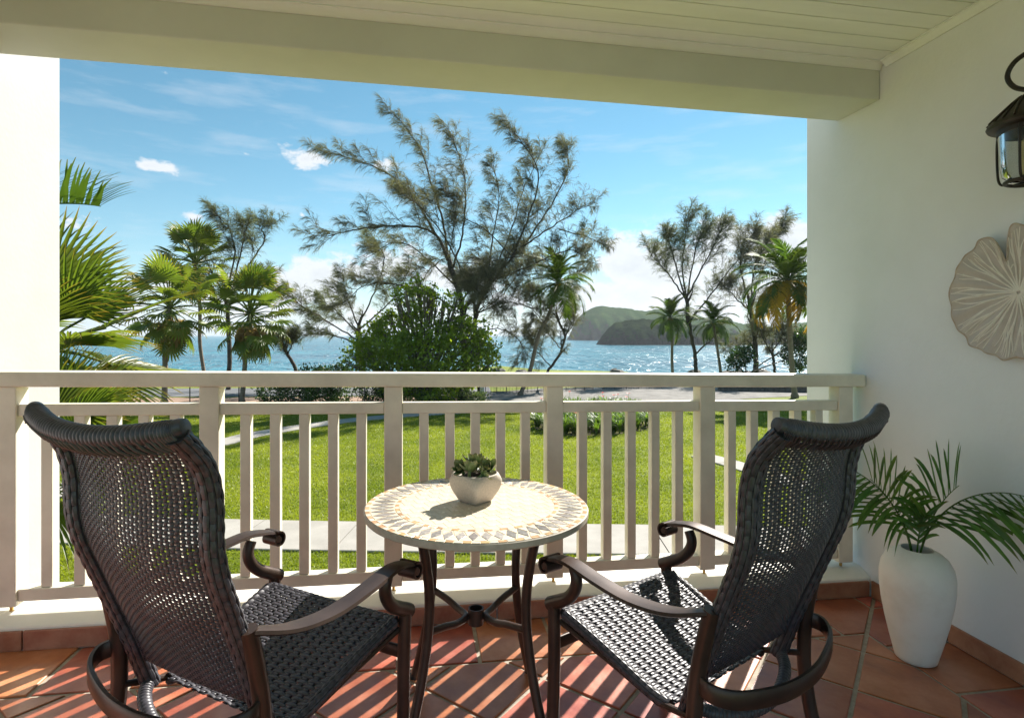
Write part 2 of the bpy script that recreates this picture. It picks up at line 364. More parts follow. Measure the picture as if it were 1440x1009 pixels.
def spline(pts, n=8):
    """Catmull-Rom through pts"""
    P = [Vector(p) for p in pts]; Q = [P[0] * 2 - P[1]] + P + [P[-1] * 2 - P[-2]]; out = []
    for i in range(1, len(Q) - 2):
        for j in range(n):
            t = j / n
            out.append(.5 * ((2 * Q[i]) + (Q[i + 1] - Q[i - 1]) * t + (2 * Q[i - 1] - 5 * Q[i] + 4 * Q[i + 1] - Q[i + 2]) * t * t + (3 * Q[i] - Q[i - 1] - 3 * Q[i + 1] + Q[i + 2]) * t ** 3))
    out.append(P[-1]); return out
# ------------------------------------------------------------------ the balcony
XW, XL, YC, YB, YO, ZC, ZB, YBACK = 2.266, -2.55, 2.595, 2.533, 2.825, 2.69, 2.51, -.35
def struct(o, label=None): return tag(o, label, kind='structure')
floor = struct(fall(MB().box(XL - .2, XW + .25, YBACK, YC + .02, -.22, -.006).build('floor', 'grout', smooth=False)), 'terracotta tiled balcony floor')
def clip(poly, a, b, c):          # keep a*x + b*y <= c
    out = []
    for i in range(len(poly)):
        p, q = poly[i], poly[(i + 1) % len(poly)]; dp = a * p[0] + b * p[1] - c; dq = a * q[0] + b * q[1] - c
        if dp <= 0: out.append(p)
        if dp * dq < 0:
            t = dp / (dp - dq); out.append((p[0] + (q[0] - p[0]) * t, p[1] + (q[1] - p[1]) * t))
    return out
def shrink(poly, g):
    n = len(poly); out = poly
    area = sum(poly[i][0] * poly[(i + 1) % n][1] - poly[(i + 1) % n][0] * poly[i][1] for i in range(n))
    if area < 0: poly = poly[::-1]; out = poly
    for i in range(n):
        p, q = poly[i], poly[(i + 1) % n]; dx, dy = q[0] - p[0], q[1] - p[1]; l = math.hypot(dx, dy)
        if l < 1e-6: continue
        nx, ny = dy / l, -dx / l
        out = clip(out, nx, ny, nx * p[0] + ny * p[1] - g)
        if len(out) < 3: return []
    return out
def dedupe(poly):
    out = []
    for p in poly:
        if not out or math.hypot(p[0] - out[-1][0], p[1] - out[-1][1]) > .004: out.append(p)
    if len(out) > 1 and math.hypot(out[0][0] - out[-1][0], out[0][1] - out[-1][1]) < .004: out.pop()
    return out
def floor_tile(poly):
    poly = dedupe(shrink(dedupe(poly), .0075 + random.random() * .002))
    if len(poly) < 3: return
    n = len(poly); cx = sum(p[0] for p in poly) / n; cy = sum(p[1] for p in poly) / n
    dz = random.uniform(-.0012, .0012); tx, ty = random.uniform(-.004, .004), random.uniform(-.004, .004)
    mb = MB().prism([(p[0] - cx, p[1] - cy) for p in poly], -.012, 0, inset=.004)
    mb.v = [(x, y, z + dz + x * tx + y * ty) for x, y, z in mb.v]
    o = mb.build('tile', 'terracotta', floor, smooth=False, loc=(cx, cy, 0)); fall(o)
P_ = .457; XB, YBD = 1.955, 2.262
for i in range(-20, 12):
    for j in range(-20, 12):
        s0, s1 = 2.585 + P_ * i, 2.585 + P_ * (i + 1); d0, d1 = -.305 + P_ * j, -.305 + P_ * (j + 1)
        poly = [((s + d) / 2, (s - d) / 2) for s, d in ((s0, d0), (s1, d0), (s1, d1), (s0, d1))]
        for a, b, c in ((1, 0, XB), (0, 1, YBD), (-1, 0, -XL), (0, -1, .25)):
            poly = clip(poly, a, b, c)
            if len(poly) < 3: break
        if len(poly) >= 3: floor_tile(poly)
PT = .323
for i in range(-12, 8):
    x0 = .227 + PT * i; poly = [(x0, YBD), (x0 + PT, YBD), (x0 + PT, YC), (x0, YC)]
    for a, b, c in ((-1, 0, -XL), (1, 0, XW), (1, -1, XB - YBD)):
        poly = clip(poly, a, b, c)
        if len(poly) < 3: break
    if len(poly) >= 3: floor_tile(poly)
for i in range(-6, 4):
    y0 = 1.83 + PT * i; poly = [(XB, y0), (XW, y0), (XW, y0 + PT), (XB, y0 + PT)]
    for a, b, c in ((0, -1, .25), (0, 1, YC), (-1, 1, YBD - XB)):
        poly = clip(poly, a, b, c)
        if len(poly) < 3: break
    if len(poly) >= 3: floor_tile(poly)

wall_r = struct(fall(MB().box(XW, XW + .24, YBACK, 3.083, -3.2, 2.95).build('wall_right', 'plaster', smooth=False)), 'off white plaster wall with lantern and leaf relief')
wall_l = struct(fall(MB().box(XL - .2, XL, YBACK, YO, -3.2, 2.95).build('wall_left', 'plaster', smooth=False)), 'off white plaster side wall of the balcony')
for i in range(-10, 3):
    y0 = 1.83 + PT * i
    if y0 > YC - .02 or y0 < .2: continue
    fall(MB().box(XW - .013, XW - .0005, y0 + .003, min(y0 + PT, YC - .014) - .003, .001, .082 + random.uniform(-.003, .003)).build('skirting_tile', 'skirting', wall_r, smooth=False, bevel=.003))
column_l = struct(fall(MB().box(XL - .2, -1.858, YO + .003, 3.285, -3.2, 2.95).build('column_left', 'plaster_white', smooth=False, bevel=.012)), 'white plaster column of the balcony opening beside the palms')
beam = struct(fall(MB().box(XL - .0, XW - .001, YB, YO, ZB, 2.95).build('beam', 'beam_paint', smooth=False, bevel=.006)), 'painted beam across the top of the balcony opening')
ceil = struct(fall(MB().box(XL + .0, XW - .001, YBACK, YB - .001, ZC + .008, 2.95).build('ceiling', 'ceiling_paint', smooth=False)), 'painted plank ceiling of the balcony')
y = YB - .018
while y > YBACK:
    y0 = max(YBACK, y - .1005)
    fall(MB().box(XL, XW - .002, y0 + .0025, y - .0025, ZC, ZC + .0078).build('plank', 'ceiling_paint', ceil, smooth=False, bevel=.003)); y = y0 - 1e-4
def moulding(a, b, inward, name='moulding'):
    path = [Vector(a), Vector(b)]; mb = MB(); n = 7; inn = Vector(inward); vs = []
    prof = [(0, 0), (.0, -.034), (.006, -.034), (.010, -.026), (.018, -.016), (.026, -.008), (.036, -.006), (.036, 0)]
    for p in path:
        for q, z in prof: vs.append(p + inn * q + Vector((0, 0, z)))
    k = len(prof); fs = [(i, (i + 1) % k, k + (i + 1) % k, k + i) for i in range(k)] + [tuple(reversed(range(k))), tuple(k + i for i in range(k))]
    return fall(mb.add(vs, fs).build(name, 'ceiling_paint', ceil, smooth=False))
moulding((XL, YB - .0005, ZC - .0005), (XW - .002, YB - .0005, ZC - .0005), (0, -1, 0))
moulding((XW - .0015, YBACK, ZC - .001), (XW - .0015, YB - .038, ZC - .001), (-1, 0, 0))
# curb under the railing
prof = [(YC, -.2), (YC, .088), (YC + .006, .094), (YC + .06, .122), (YC + .075, .126), (2.865, .131), (2.87, .126), (2.87, -.2)]
k = len(prof); vs = [(x, y, z) for x in (XL, XW - .002) for y, z in prof]
curb = struct(fall(MB().add(vs, [(i, (i + 1) % k, k + (i + 1) % k, k + i) for i in range(k)] + [tuple(reversed(range(k))), tuple(k + i for i in range(k))]).build('curb', 'curb_paint', smooth=False)), 'white painted curb under the balcony railing')
x = .227 - PT * 9 + .11
while x < XW - .02:
    x0, x1 = max(x, XL), min(x + PT, XW - .014)
    fall(MB().box(x0 + .003, x1 - .003, YC - .014, YC - .0005, .001, .080 + random.uniform(-.003, .003)).build('skirting_tile', 'skirting', curb, smooth=False, bevel=.003)); x += PT

# railing: one thing
rail = empty('railing', (0, 2.673, .128)); tag(rail, 'cream painted balcony railing with square posts and balusters on the white curb', 'railing')
def rpart(name, x0, x1, y0, y1, z0, z1, m='rail_paint', bevel=.004):
    # built in world place, origin of the thing at the curb
    o = MB().box(x0, x1, y0 - 2.673, y1 - 2.673, z0 - .128, z1 - .128).build(name, m, rail, smooth=False, bevel=bevel); fall(o); return o
posts = [-2.46, -1.696, -.913, -.132, .62, 1.395, 2.158]
rpart('handrail', XL + .002, XW - .004, 2.618, 2.728, 1.064, 1.127, bevel=.008)
for p in posts:
    o = rpart('post', p - .04, p + .04, 2.633, 2.713, .157, 1.0635)
    pin = MB().tube([(p, 0, -.003), (p, 0, .0285)], .007, 10).build('pin', 'brass', o); fall(pin)
for a, b in zip(posts[:-1], posts[1:]):
    x0, x1 = a + .0405, b - .0405
    rpart('mid_rail', x0, x1, 2.644, 2.702, .941, .990); rpart('bottom_rail', x0, x1, 2.644, 2.702, .174, .226)
    pit = (x1 - x0 + .043) / 6
    for q in range(1, 6):
        xc = x0 - .0215 + pit * q; rpart('baluster', xc - .0215, xc + .0215, 2.6515, 2.6945, .2265, .9405, bevel=.003)
# ------------------------------------------------------------------ wicker armchairs
def surf_weave(S, nu, nv, wu, wv, amp, thick, seg=2, sway=0.0, flat=1.0):
    """woven sheet over S(u,v)->(point, du, dv, normal) sampled on the unit square: nu warps (constant u) and nv wefts.
    wu/wv strand widths in metres. Returns vertex and quad arrays."""
    V = []; F = []; base = 0
    def strand(cs, us, vs, along, width, phase, lat=None):
        nonlocal base
        P, DU, DV, NN = S(us, vs)
        side = DV if along == 'u' else DU
        side = side / np.linalg.norm(side, axis=1, keepdims=True)
        off = np.clip(np.cos(cs) * flat, -1, 1) * amp * phase
        C = P + NN * off[:, None]; w = width / 2
        if lat is not None: C = C + side * lat[:, None]
        sec = [(-w, 0), (-w * .55, thick * .55), (w * .55, thick * .55), (w, 0), (w * .55, -thick * .45), (-w * .55, -thick * .45)]
        k = len(sec); rows = np.stack([C + side * a + NN * b for a, b in sec], 1).reshape(-1, 3)
        n = len(us); V.append(rows)
        i = np.arange(n - 1)[:, None] * k; j = np.arange(k)[None, :]; jn = (np.arange(k)[None, :] + 1) % k
        F.append(np.stack([base + i + j, base + i + jn, base + i + k + jn, base + i + k + j], -1).reshape(-1, 4)); base += n * k
    for a in range(nv):           # wefts run across
        m = nu * seg + 1; t = np.linspace(0, nu, m); us = t / nu; vs = np.full(m, (a + .5) / nv)
        strand(math.pi * (t - .5), us, vs, 'u', wv, 1 if a % 2 else -1)
    for a in range(nu):
        m = nv * seg + 1; t = np.linspace(0, nv, m); vs = t / nv; us = np.full(m, (a + .5) / nu)
        strand(math.pi * (t - .5), us, vs, 'v', wu, -1 if a % 2 else 1, sway * np.cos(math.pi * t) * (1 if a % 2 else -1) if sway else None)
    return np.concatenate(V), np.concatenate(F)
def lofted(fn, e=1e-3):
    def S(us, vs):
        P = fn(us, vs); u2 = np.clip(us + e, 0, 1); u1 = np.clip(us - e, 0, 1); v2 = np.clip(vs + e, 0, 1); v1 = np.clip(vs - e, 0, 1)
        DU = (fn(u2, vs) - fn(u1, vs)) / (u2 - u1)[:, None]; DV = (fn(us, v2) - fn(us, v1)) / (v2 - v1)[:, None]
        NN = np.cross(DU, DV); NN /= np.linalg.norm(NN, axis=1, keepdims=True); return P, DU, DV, NN
    return S
def prof_fn(pts):
    """smooth interpolation of (s, z) profile by arc length 0..1"""
    P = np.array([tuple(p)[1:] for p in spline([(0, a, b) for a, b in pts], 12)])
    L = np.concatenate([[0], np.cumsum(np.linalg.norm(np.diff(P, axis=0), axis=1))]); L /= L[-1]
    return lambda t: np.stack([np.interp(t, L, P[:, 0]), np.interp(t, L, P[:, 1])], -1)
# chair axes: x = sitter's right, y = forward, z = up; origin on the floor below the arm scrolls
BACK = [(-.447, .372), (-.470, .44), (-.492, .51), (-.530, .61), (-.572, .72), (-.602, .80), (-.617, .87), (-.622, .96), (-.640, 1.03), (-.672, 1.075), (-.700, 1.104)]
SEAT = [(-.405, .362), (-.38, .360), (-.33, .368), (-.20, .412), (-.10, .442), (-.03, .460)]
bp, sp = prof_fn(BACK), prof_fn(SEAT)
def halfw(t): return np.interp(t, [0, .25, .6, .9, 1], [.212, .225, .238, .243, .246])
def back_fn(us, vs):
    vs = .105 + .895 * vs; p = bp(vs); hw = halfw(vs) - .018; x = (us * 2 - 1) * hw; bow = .040 * (1 - (us * 2 - 1) ** 2) * np.clip((vs - .09) / .3, 0, 1) ** .7 * np.interp(vs, [.85, 1], [1, .75])
    sag = -.016 * (1 - (us * 2 - 1) ** 2) * vs ** 6
    return np.stack([x, p[:, 0] - bow, p[:, 1] + sag], -1)
def seat_fn(us, vs):
    p = sp(vs); x = (us * 2 - 1) * np.interp(vs, [0, 1], [.212, .252])
    dip = -.014 * (1 - (us * 2 - 1) ** 2) * np.sin(np.pi * vs)
    return np.stack([x, p[:, 0], p[:, 1] + dip], -1)
def strap_rows(mb, path, N_, B_, a, b, nrow, ln, bulge, phase_shift=.5, gap=.9):
    """short strands lapped round a core: path points with frames, elliptic section a,b"""
    L = [0]
    for p, q in zip(path[:-1], path[1:]): L.append(L[-1] + (q - p).length)
    def frame(s):
        s = min(max(s, 0), L[-1] - 1e-6); i = max(j for j in range(len(L)) if L[j] <= s); i = min(i, len(path) - 2)
        t = (s - L[i]) / (L[i + 1] - L[i]); return path[i].lerp(path[i + 1], t), N_[i].lerp(N_[i + 1], t).normalized(), B_[i].lerp(B_[i + 1], t).normalized()
    cnt = int(L[-1] / ln)
    for r in range(nrow):
        a0 = 2 * math.pi * r / nrow; da = 2 * math.pi / nrow * .5 * gap
        for i in range(cnt + 1):
            s0 = (i - .5 + (phase_shift if r % 2 else 0)) * ln; s1 = s0 + ln * .98
            if s1 <= .002 or s0 >= L[-1] - .002: continue
            vs = []; ks = 5
            for q in range(ks):
                t = q / (ks - 1); P, n, bb = frame(s0 + (s1 - s0) * t); rr = 1 + bulge * math.sin(math.pi * t) - .02
                for ang in (a0 - da, a0 - da * .5, a0 + da * .5, a0 + da):
                    e = rr * (1.0 if abs(ang - a0) < da * .9 else .93)
                    vs.append(P + n * math.cos(ang) * a * e + bb * math.sin(ang) * b * e)
                vs.append(P + n * math.cos(a0) * a * .75 + bb * math.sin(a0) * b * .75)
            fs = [(q * 5 + j, q * 5 + (j + 1) % 5, q * 5 + 5 + (j + 1) % 5, q * 5 + 5 + j) for q in range(ks - 1) for j in range(5)] + [(4, 3, 2, 1, 0), (20, 21, 22, 23, 24)]
            mb.add(vs, fs)
def frames(path, up):
    T = []; N_ = []; B_ = []
    for i in range(len(path)):
        t = (path[min(i + 1, len(path) - 1)] - path[max(i - 1, 0)]).normalized(); n = (up - t * up.dot(t)).normalized(); N_.append(n); B_.append(t.cross(n))
    return N_, B_
def make_chair(label):
    c = empty('armchair'); tag(c, label, 'chair', 'wicker armchairs at the round table')
    V, F = surf_weave(lofted(back_fn), 34, 84, .0106, .0049, .0012, .0017, sway=.0012)
    o = link('woven_back', np_mesh('woven_back', V, F, 'wicker'), c); o['kind'] = 'stuff'
    V, F = surf_weave(lofted(seat_fn), 14, 42, .0185, .0112, .0023, .0028, seg=6, flat=1.7)
    o = link('woven_seat', np_mesh('woven_seat', V, F, 'wicker'), c); o['kind'] = 'stuff'
    # thick braided edges of the back
    for s in (-1, 1):
        ts = np.linspace(.0, 1, 44); P = bp(ts); hw = halfw(ts)
        path = [Vector((s * (h + .004), a, b)) for h, (a, b) in zip(hw, P)]
        N_, B_ = frames(path, Vector((1, 0, 0)))
        core = MB(); core.tube(path, 1.0, 12, flat=(.0255, .019), up=(1, 0, 0)); e = core.build('back_edge', 'wicker_core', c)
        st = MB(); strap_rows(st, path, N_, B_, .0275, .021, 10, .034, .085); o = st.build('edge_braid', 'wicker', e); o['kind'] = 'stuff'
        # seat edge
        ts = np.linspace(.02, 1, 26); P = sp(ts); hw2 = np.interp(ts, [0, 1], [.216, .256])
        path = [Vector((s * h, a, b - .006)) for h, (a, b) in zip(hw2, P)]
        N_, B_ = frames(path, Vector((1, 0, 0)))
        core = MB(); core.tube(path, 1.0, 10, flat=(.014, .014), up=(1, 0, 0)); e = core.build('seat_edge', 'wicker_core', c)
        st = MB(); strap_rows(st, path, N_, B_, .0155, .0155, 6, .022, .14); o = st.build('edge_braid', 'wicker', e); o['kind'] = 'stuff'
    # rolled top, wrapped with strand
    path = spline([(-.262, -.694, 1.120), (-.225, -.706, 1.110), (-.12, -.728, 1.095), (0, -.736, 1.089), (.12, -.728, 1.095), (.225, -.706, 1.110), (.262, -.694, 1.120)], 40)
    rad = [.0205 + .0020 * abs(math.sin(i * math.pi / 4.0)) for i in range(len(path))]; rad = [r * min(1, .72 + .28 * min(i, len(path) - 1 - i) / 40) for i, r in enumerate(rad)]
    top = MB().tube(path, rad, 18).build('top_roll', 'wicker', c)
    for i, s in ((0, -1), (-1, 1)):
        p = path[i]; t = (path[1] - path[0]).normalized() if i == 0 else (path[-2] - path[-1]).normalized()
        MB().tube([p + t * .030, p + t * .006, p - t * .004, p - t * .006], [.0185, .0185, .016, .008], 16).build('end_wrap', 'wicker', top)
    # lapped strands where the sheet meets the roll
    lap = MB(); k = 36
    for i in range(k):
        u = (i + .5) / k; q = path[int(u * (len(path) - 1))]; d = Vector((0.010, .034, -.042))
        a = q + Vector((-.006, -.018, -.012)); b = q + Vector((.008, .012, -.040)); m_ = q + Vector((.002, -.008, -.027))
        lap.tube([a, m_, b], .0040, 6, flat=(1, .6))
    o = lap.build('roll_lacing', 'wicker', top); o['kind'] = 'stuff'
    # front lip and rear tube of the seat
    path = [Vector(p) for p in spline([(-.256, -.024, .452), (-.15, -.016, .447), (0, -.012, .442), (.15, -.016, .447), (.256, -.024, .452)], 14)]
    N_, B_ = frames(path, Vector((0, 1, 0)))
    core = MB(); core.tube(path, .0135, 10); e = core.build('seat_front', 'wicker_core', c)
    st = MB(); strap_rows(st, path, N_, B_, .0155, .0155, 6, .022, .14); o = st.build('edge_braid', 'wicker', e); o['kind'] = 'stuff'
    path = spline([(-.212, -.455, .385), (-.17, -.492, .368), (-.09, -.522, .352), (0, -.532, .348), (.09, -.522, .352), (.17, -.492, .368), (.212, -.455, .385)], 30)
    rad = [.0155 + .0016 * abs(math.sin(i * math.pi / 4)) for i in range(len(path))]
    MB().tube(path, rad, 12).build('rear_tube', 'wicker', c)
    # cast frame
    for s in (-1, 1):
        x = .271 * s
        leg = MB().tube(spline([(x * 1.02, .006, 0), (x * 1.005, .002, .12), (x, .0, .30), (x, .004, .474)], 6), [.0185] * 6 + [.0195] * 13, 16).build('front_leg', 'bronze', c)
        MB().tube([(x * 1.02, .006, 0), (x * 1.02, .006, .012)], .021, 16).build('glide', 'black_metal', leg)
        sup = spline([(x * 1.02, -.088, .622), (x * 1.02, -.100, .590), (x * 1.015, -.092, .556), (x * 1.008, -.064, .522), (x * 1.0, -.026, .498), (x * 1.0, .006, .480), (x * 1.0, .022, .470)], 7)
        MB().tube(sup, [.0165 + .0055 * i / (len(sup) - 1) for i in range(len(sup))], 16).build('arm_support', 'bronze', c)
        # flat sweeping arm strap
        cp = spline([(.284 * s, -.005, .624), (.286 * s, -.045, .634), (.292 * s, -.10, .640), (.298 * s, -.21, .630), (.297 * s, -.33, .622), (.284 * s, -.44, .632), (.262 * s, -.535, .662)], 7)
        mb = MB(); vs = []; n = len(cp)
        for i, p in enumerate(cp):
            t = (cp[min(i + 1, n - 1)] - cp[max(i - 1, 0)]).normalized(); side = t.cross(Vector((0, 0, 1))).normalized(); nn = side.cross(t).normalized()
            w = .027 + .002 * math.sin(math.pi * i / (n - 1)) - (.009 * max(0, (i / (n - 1) - .8) / .2)); th = .0065
            for a, b in ((-1, -.35), (-.86, .75), (-.3, 1.0), (.3, 1.0), (.86, .75), (1, -.35), (.8, -1), (-.8, -1)): vs.append(p + side * w * a + nn * th * b)
        k = 8; fs = [(i * k + j, i * k + (j + 1) % k, (i + 1) * k + (j + 1) % k, (i + 1) * k + j) for i in range(n - 1) for j in range(k)] + [tuple(reversed(range(k))), tuple((n - 1) * k + j for j in range(k))]
        arm = mb.add(vs, fs).build('armrest', 'bronze', c, angle=50)
        # rolled scroll at the front end
        cx, cy, cz = .283 * s, .006, .600; prof = []
        mb = MB(); sc_n = 40; vs = []; wd_ = .031
        for i in range(sc_n + 1):
            th = math.pi / 2 + .25 - (i / sc_n) * 2.1 * math.pi; r = .027 - .015 * (i / sc_n)
            for xx in (-wd_, wd_):
                for rr in (r + .003, r - .003): vs.append((cx + xx, cy + math.cos(th) * rr, cz + math.sin(th) * rr))
        fs = []
        for i in range(sc_n):
            a = i * 4; b = a + 4; fs += [(a, b, b + 2, a + 2), (a + 1, a + 3, b + 3, b + 1), (a, a + 1, b + 1, b), (a + 2, b + 2, b + 3, a + 3)]
        fs += [(0, 2, 3, 1), (sc_n * 4, sc_n * 4 + 1, sc_n * 4 + 3, sc_n * 4 + 2)]
        mb.add(vs, fs).tube([(cx - wd_ * .98, cy, cz), (cx + wd_ * .98, cy, cz)], .0105, 12)
        mb.build('arm_scroll', 'bronze', arm, angle=40)
        rl = spline([(x * .955, -.540, .668), (x * .955, -.520, .585), (x * .965, -.503, .48), (x * .985, -.500, .34), (x * 1.02, -.522, .19), (x * 1.07, -.575, 0)], 6)
        leg = MB().tube(rl, [.0195] * len(rl), 16).build('rear_leg', 'bronze', c)
        p = rl[-1]; MB().tube([p, p + Vector((0, 0, .012))], .0215, 16).build('glide', 'black_metal', leg)
        MB().tube([(x * .93, -.495, .385), (x * .82, -.36, .345), (x * .86, -.20, .380), (x * .95, -.01, .425)], .009, 10).build('side_rail', 'bronze', c)
    def strap(path, h, th, name):
        mb = MB(); vs = []; n = len(path)
        for i, p in enumerate(path):
            t = (path[min(i + 1, n - 1)] - path[max(i - 1, 0)]).normalized(); nn = t.cross(Vector((0, 0, 1))).normalized()
            for a, b in ((-th, -h * .85), (-th * .6, -h), (th * .6, -h), (th, -h * .85), (th, h * .85), (th * .6, h), (-th * .6, h), (-th, h * .85)): vs.append(p + nn * a + Vector((0, 0, b)))
        k = 8; fs = [(i * k + j, i * k + (j + 1) % k, (i + 1) * k + (j + 1) % k, (i + 1) * k + j) for i in range(n - 1) for j in range(k)] + [tuple(reversed(range(k))), tuple((n - 1) * k + j for j in range(k))]
        return mb.add(vs, fs).build(name, 'bronze', c, angle=50)
    strap(spline([(-.262, -.505, .488), (-.272, -.548, .482), (-.225, -.590, .470), (-.11, -.622, .458), (0, -.632, .455), (.11, -.622, .458), (.225, -.590, .470), (.272, -.548, .482), (.262, -.505, .488)], 9), .0215, .0065, 'rear_hoop')
    strap([Vector((-.262, .0, .355)), Vector((0, .0, .355)), Vector((.262, .0, .355))], .0185, .006, 'front_stretcher')
    return c
def copy_tree(o, parent=None):
    q = o.copy(); COL.objects.link(q); q.parent = parent
    for ch in list(o.children): copy_tree(ch, q)
    return q
chair_l = make_chair('dark wicker armchair whose seat faces away from the palm pot, by the left column')
chair_r = copy_tree(chair_l)
stand(chair_l, -.283, 1.880, 0, -R_(34.67)); stand(chair_r, .636, 1.840, 0, R_(27.8))
chair_l['label'] = 'dark woven wicker armchair standing on the side of the table away from the vase'
chair_r['label'] = 'dark woven wicker armchair standing between the table and the white vase'

# ------------------------------------------------------------------ mosaic table
TX, TY, TH, TR = .177, 1.964, .721, .381
tab = empty('bistro_table'); tag(tab, 'round bistro table with stone mosaic top and curved dark metal legs', 'table')
top = MB().lathe([(0.001, .0), (TR - .004, .0), (TR, .004), (TR, .021), (TR - .003, .0235), (0.001, .0235)], 120, (0, 0, TH - .0255), cap=False).build('tabletop', 'stone_edge', tab)
MB().lathe([(.001, 0), (TR - .0035, 0), (TR - .0035, .0006), (.001, .0006)], 96, (0, 0, TH - .0022), cap=False).build('mosaic_bed', 'stone_bed', top)
def flat_tile(poly, name, m, h=.0012):
    n = len(poly); cx = sum(p[0] for p in poly) / n; cy = sum(p[1] for p in poly) / n
    MB().prism([(p[0] - cx, p[1] - cy) for p in poly], -.0005, h + random.uniform(-.0001, .0001), inset=.0004).build(name, m, top, smooth=False, loc=(cx, cy, TH - .0016))
def arc_tile(r0, r1, a0, a1): return [(r * math.cos(a), r * math.sin(a)) for r, a in ((r0, a0), (r1, a0), (r1, (a0 + a1) / 2), (r1, a1), (r0, a1), (r0, (a0 + a1) / 2))]
n = 92
for i in range(n):
    a = 2 * math.pi * i / n; flat_tile(arc_tile(TR - .0185, TR - .004, a + .003, a + 2 * math.pi / n - .003), 'rim_tile', 'tile_brown' if i % 2 else 'tile_cream')
n = 70; RI = .279
for i in range(n):
    a = 2 * math.pi * i / n; flat_tile(arc_tile(RI - .0125, RI, a + .004, a + 2 * math.pi / n - .004), 'ring_tile', 'tile_brown' if i % 2 else 'tile_cream')
n = 54; r0, r1 = RI + .0025, TR - .0205
for i in range(n):
    a = 2 * math.pi * i / n; da = math.pi / n * .82; rm = (r0 + r1) / 2
    pol = lambda r, t: (r * math.cos(t), r * math.sin(t))
    flat_tile([pol(r0 + .004, a), pol(rm, a + da), pol(r1 - .004, a), pol(rm, a - da)], 'diamond_tile', 'tile_slate')
    b = a + math.pi / n
    for rr, s in ((r1, 1), (r0, -1)):
        flat_tile([pol(rr, b - da * .98), pol(rr, b + da * .98), pol(rm + s * .003, b)], 'wedge_tile', 'tile_cream')
ca, sa = math.cos(.42), math.sin(.42); TS = .046
for i in range(-9, 10):
    for j in range(-9, 10):
        off = TS * .5 if j % 2 else 0
        sq = [(i * TS + off + a, j * TS + b) for a, b in ((.0006, .0006), (TS - .0006, .0006), (TS - .0006, TS - .0006), (.0006, TS - .0006))]
        sq = [(x * ca - y * sa, x * sa + y * ca) for x, y in sq]
        R2 = RI - .0145
        for k in range(24):
            t = 2 * math.pi * k / 24; sq = clip(sq, math.cos(t), math.sin(t), R2)
            if len(sq) < 3: break
        if len(sq) >= 3:
            sq = dedupe(sq)
            if len(sq) >= 3: flat_tile(sq, 'centre_tile', 'tile_cream')
hub = MB().lathe([(.027, -.028), (.027, .026), (.0225, .026), (.0225, -.024), (.001, -.024)], 24, (0, 0, .335), cap=False).build('hub', 'bronze', tab)
for q in range(4):
    a = R_(45 + 90 * q) + R_(1); rd = Vector((math.cos(a), math.sin(a), 0)); sd = Vector((-rd.y, rd.x, 0))
    prof = [(.262, .694), (.238, .60), (.221, .50), (.218, .42), (.226, .33), (.252, .20), (.290, .07), (.312, 0)]
    lp = spline([rd * r + Vector((0, 0, z)) for r, z in prof], 6)
    leg = MB().tube(lp, .0165, 14, flat=(1.0, .95), up=rd).build('leg', 'bronze', tab)
    MB().tube([lp[-1], lp[-1] + Vector((0, 0, .012))], .019, 14).build('glide', 'black_metal', leg)
for s in (-1, 1):
    L_ = []
    for q in (1, -1):
        a = R_(45) * q if s > 0 else R_(180) - R_(45) * q
        L_.append(Vector((math.cos(a) * .222, math.sin(a) * .222, .36)))
    path = spline([L_[0], L_[0].lerp(Vector((s * .034, 0, .335)), .45) + Vector((0, .012, 0)), Vector((s * .062, .052, .335)), Vector((s * .034, 0, .333)), Vector((s * .062, -.052, .335)), L_[1].lerp(Vector((s * .034, 0, .335)), .45) + Vector((0, -.012, 0)), L_[1]], 8)
    MB().tube(path, .0118, 12).build('stretcher', 'bronze', tab)
MB().lathe([(.268, 0), (.268, .006), (.245, .006), (.245, 0), (.268, 0)], 60, (0, 0, .688), cap=False).build('top_ring', 'bronze', tab)
stand(tab, TX, TY, 0, -R_(4))

# ------------------------------------------------------------------ planter and succulent on the table
def loft_square(prof, power, n=96):
    mb = MB(); vs = []
    for (r, z, pw) in prof:
        for j in range(n):
            a = 2 * math.pi * j / n; cx, sx = math.cos(a), math.sin(a)
            q = (abs(cx) ** pw + abs(sx) ** pw) ** (-1 / pw); vs.append((r * q * cx, r * q * sx, z))
    k = len(prof); fs = [(i * n + j, i * n + (j + 1) % n, (i + 1) * n + (j + 1) % n, (i + 1) * n + j) for i in range(k - 1) for j in range(n)] + [tuple(reversed(range(n)))]
    return mb.add(vs, fs)
PX, PY = .183, 1.995
pot = loft_square([(.001, .0, 12), (.040, .0, 12), (.0435, .003, 12), (.051, .018, 14), (.060, .036, 14), (.068, .055, 10), (.0745, .074, 5.5), (.0770, .088, 3.0), (.075, .098, 2.4), (.071, .1005, 2.3), (.069, .094, 2.3), (.066, .084, 2.3), (.001, .082, 2.2)], 4).build('planter', 'concrete_pot', angle=38)
tag(pot, 'small speckled concrete planter with square base on the mosaic table', 'planter'); stand(pot, PX, PY, TH + .0002, R_(40))
suc = empty('succulent'); tag(suc, 'clump of green succulent rosettes growing in the concrete planter', 'plant')
MB().lathe([(.062, 0), (.05, .006), (.001, .009)], 20, (0, 0, 0), cap=False).build('soil', 'soil', suc)
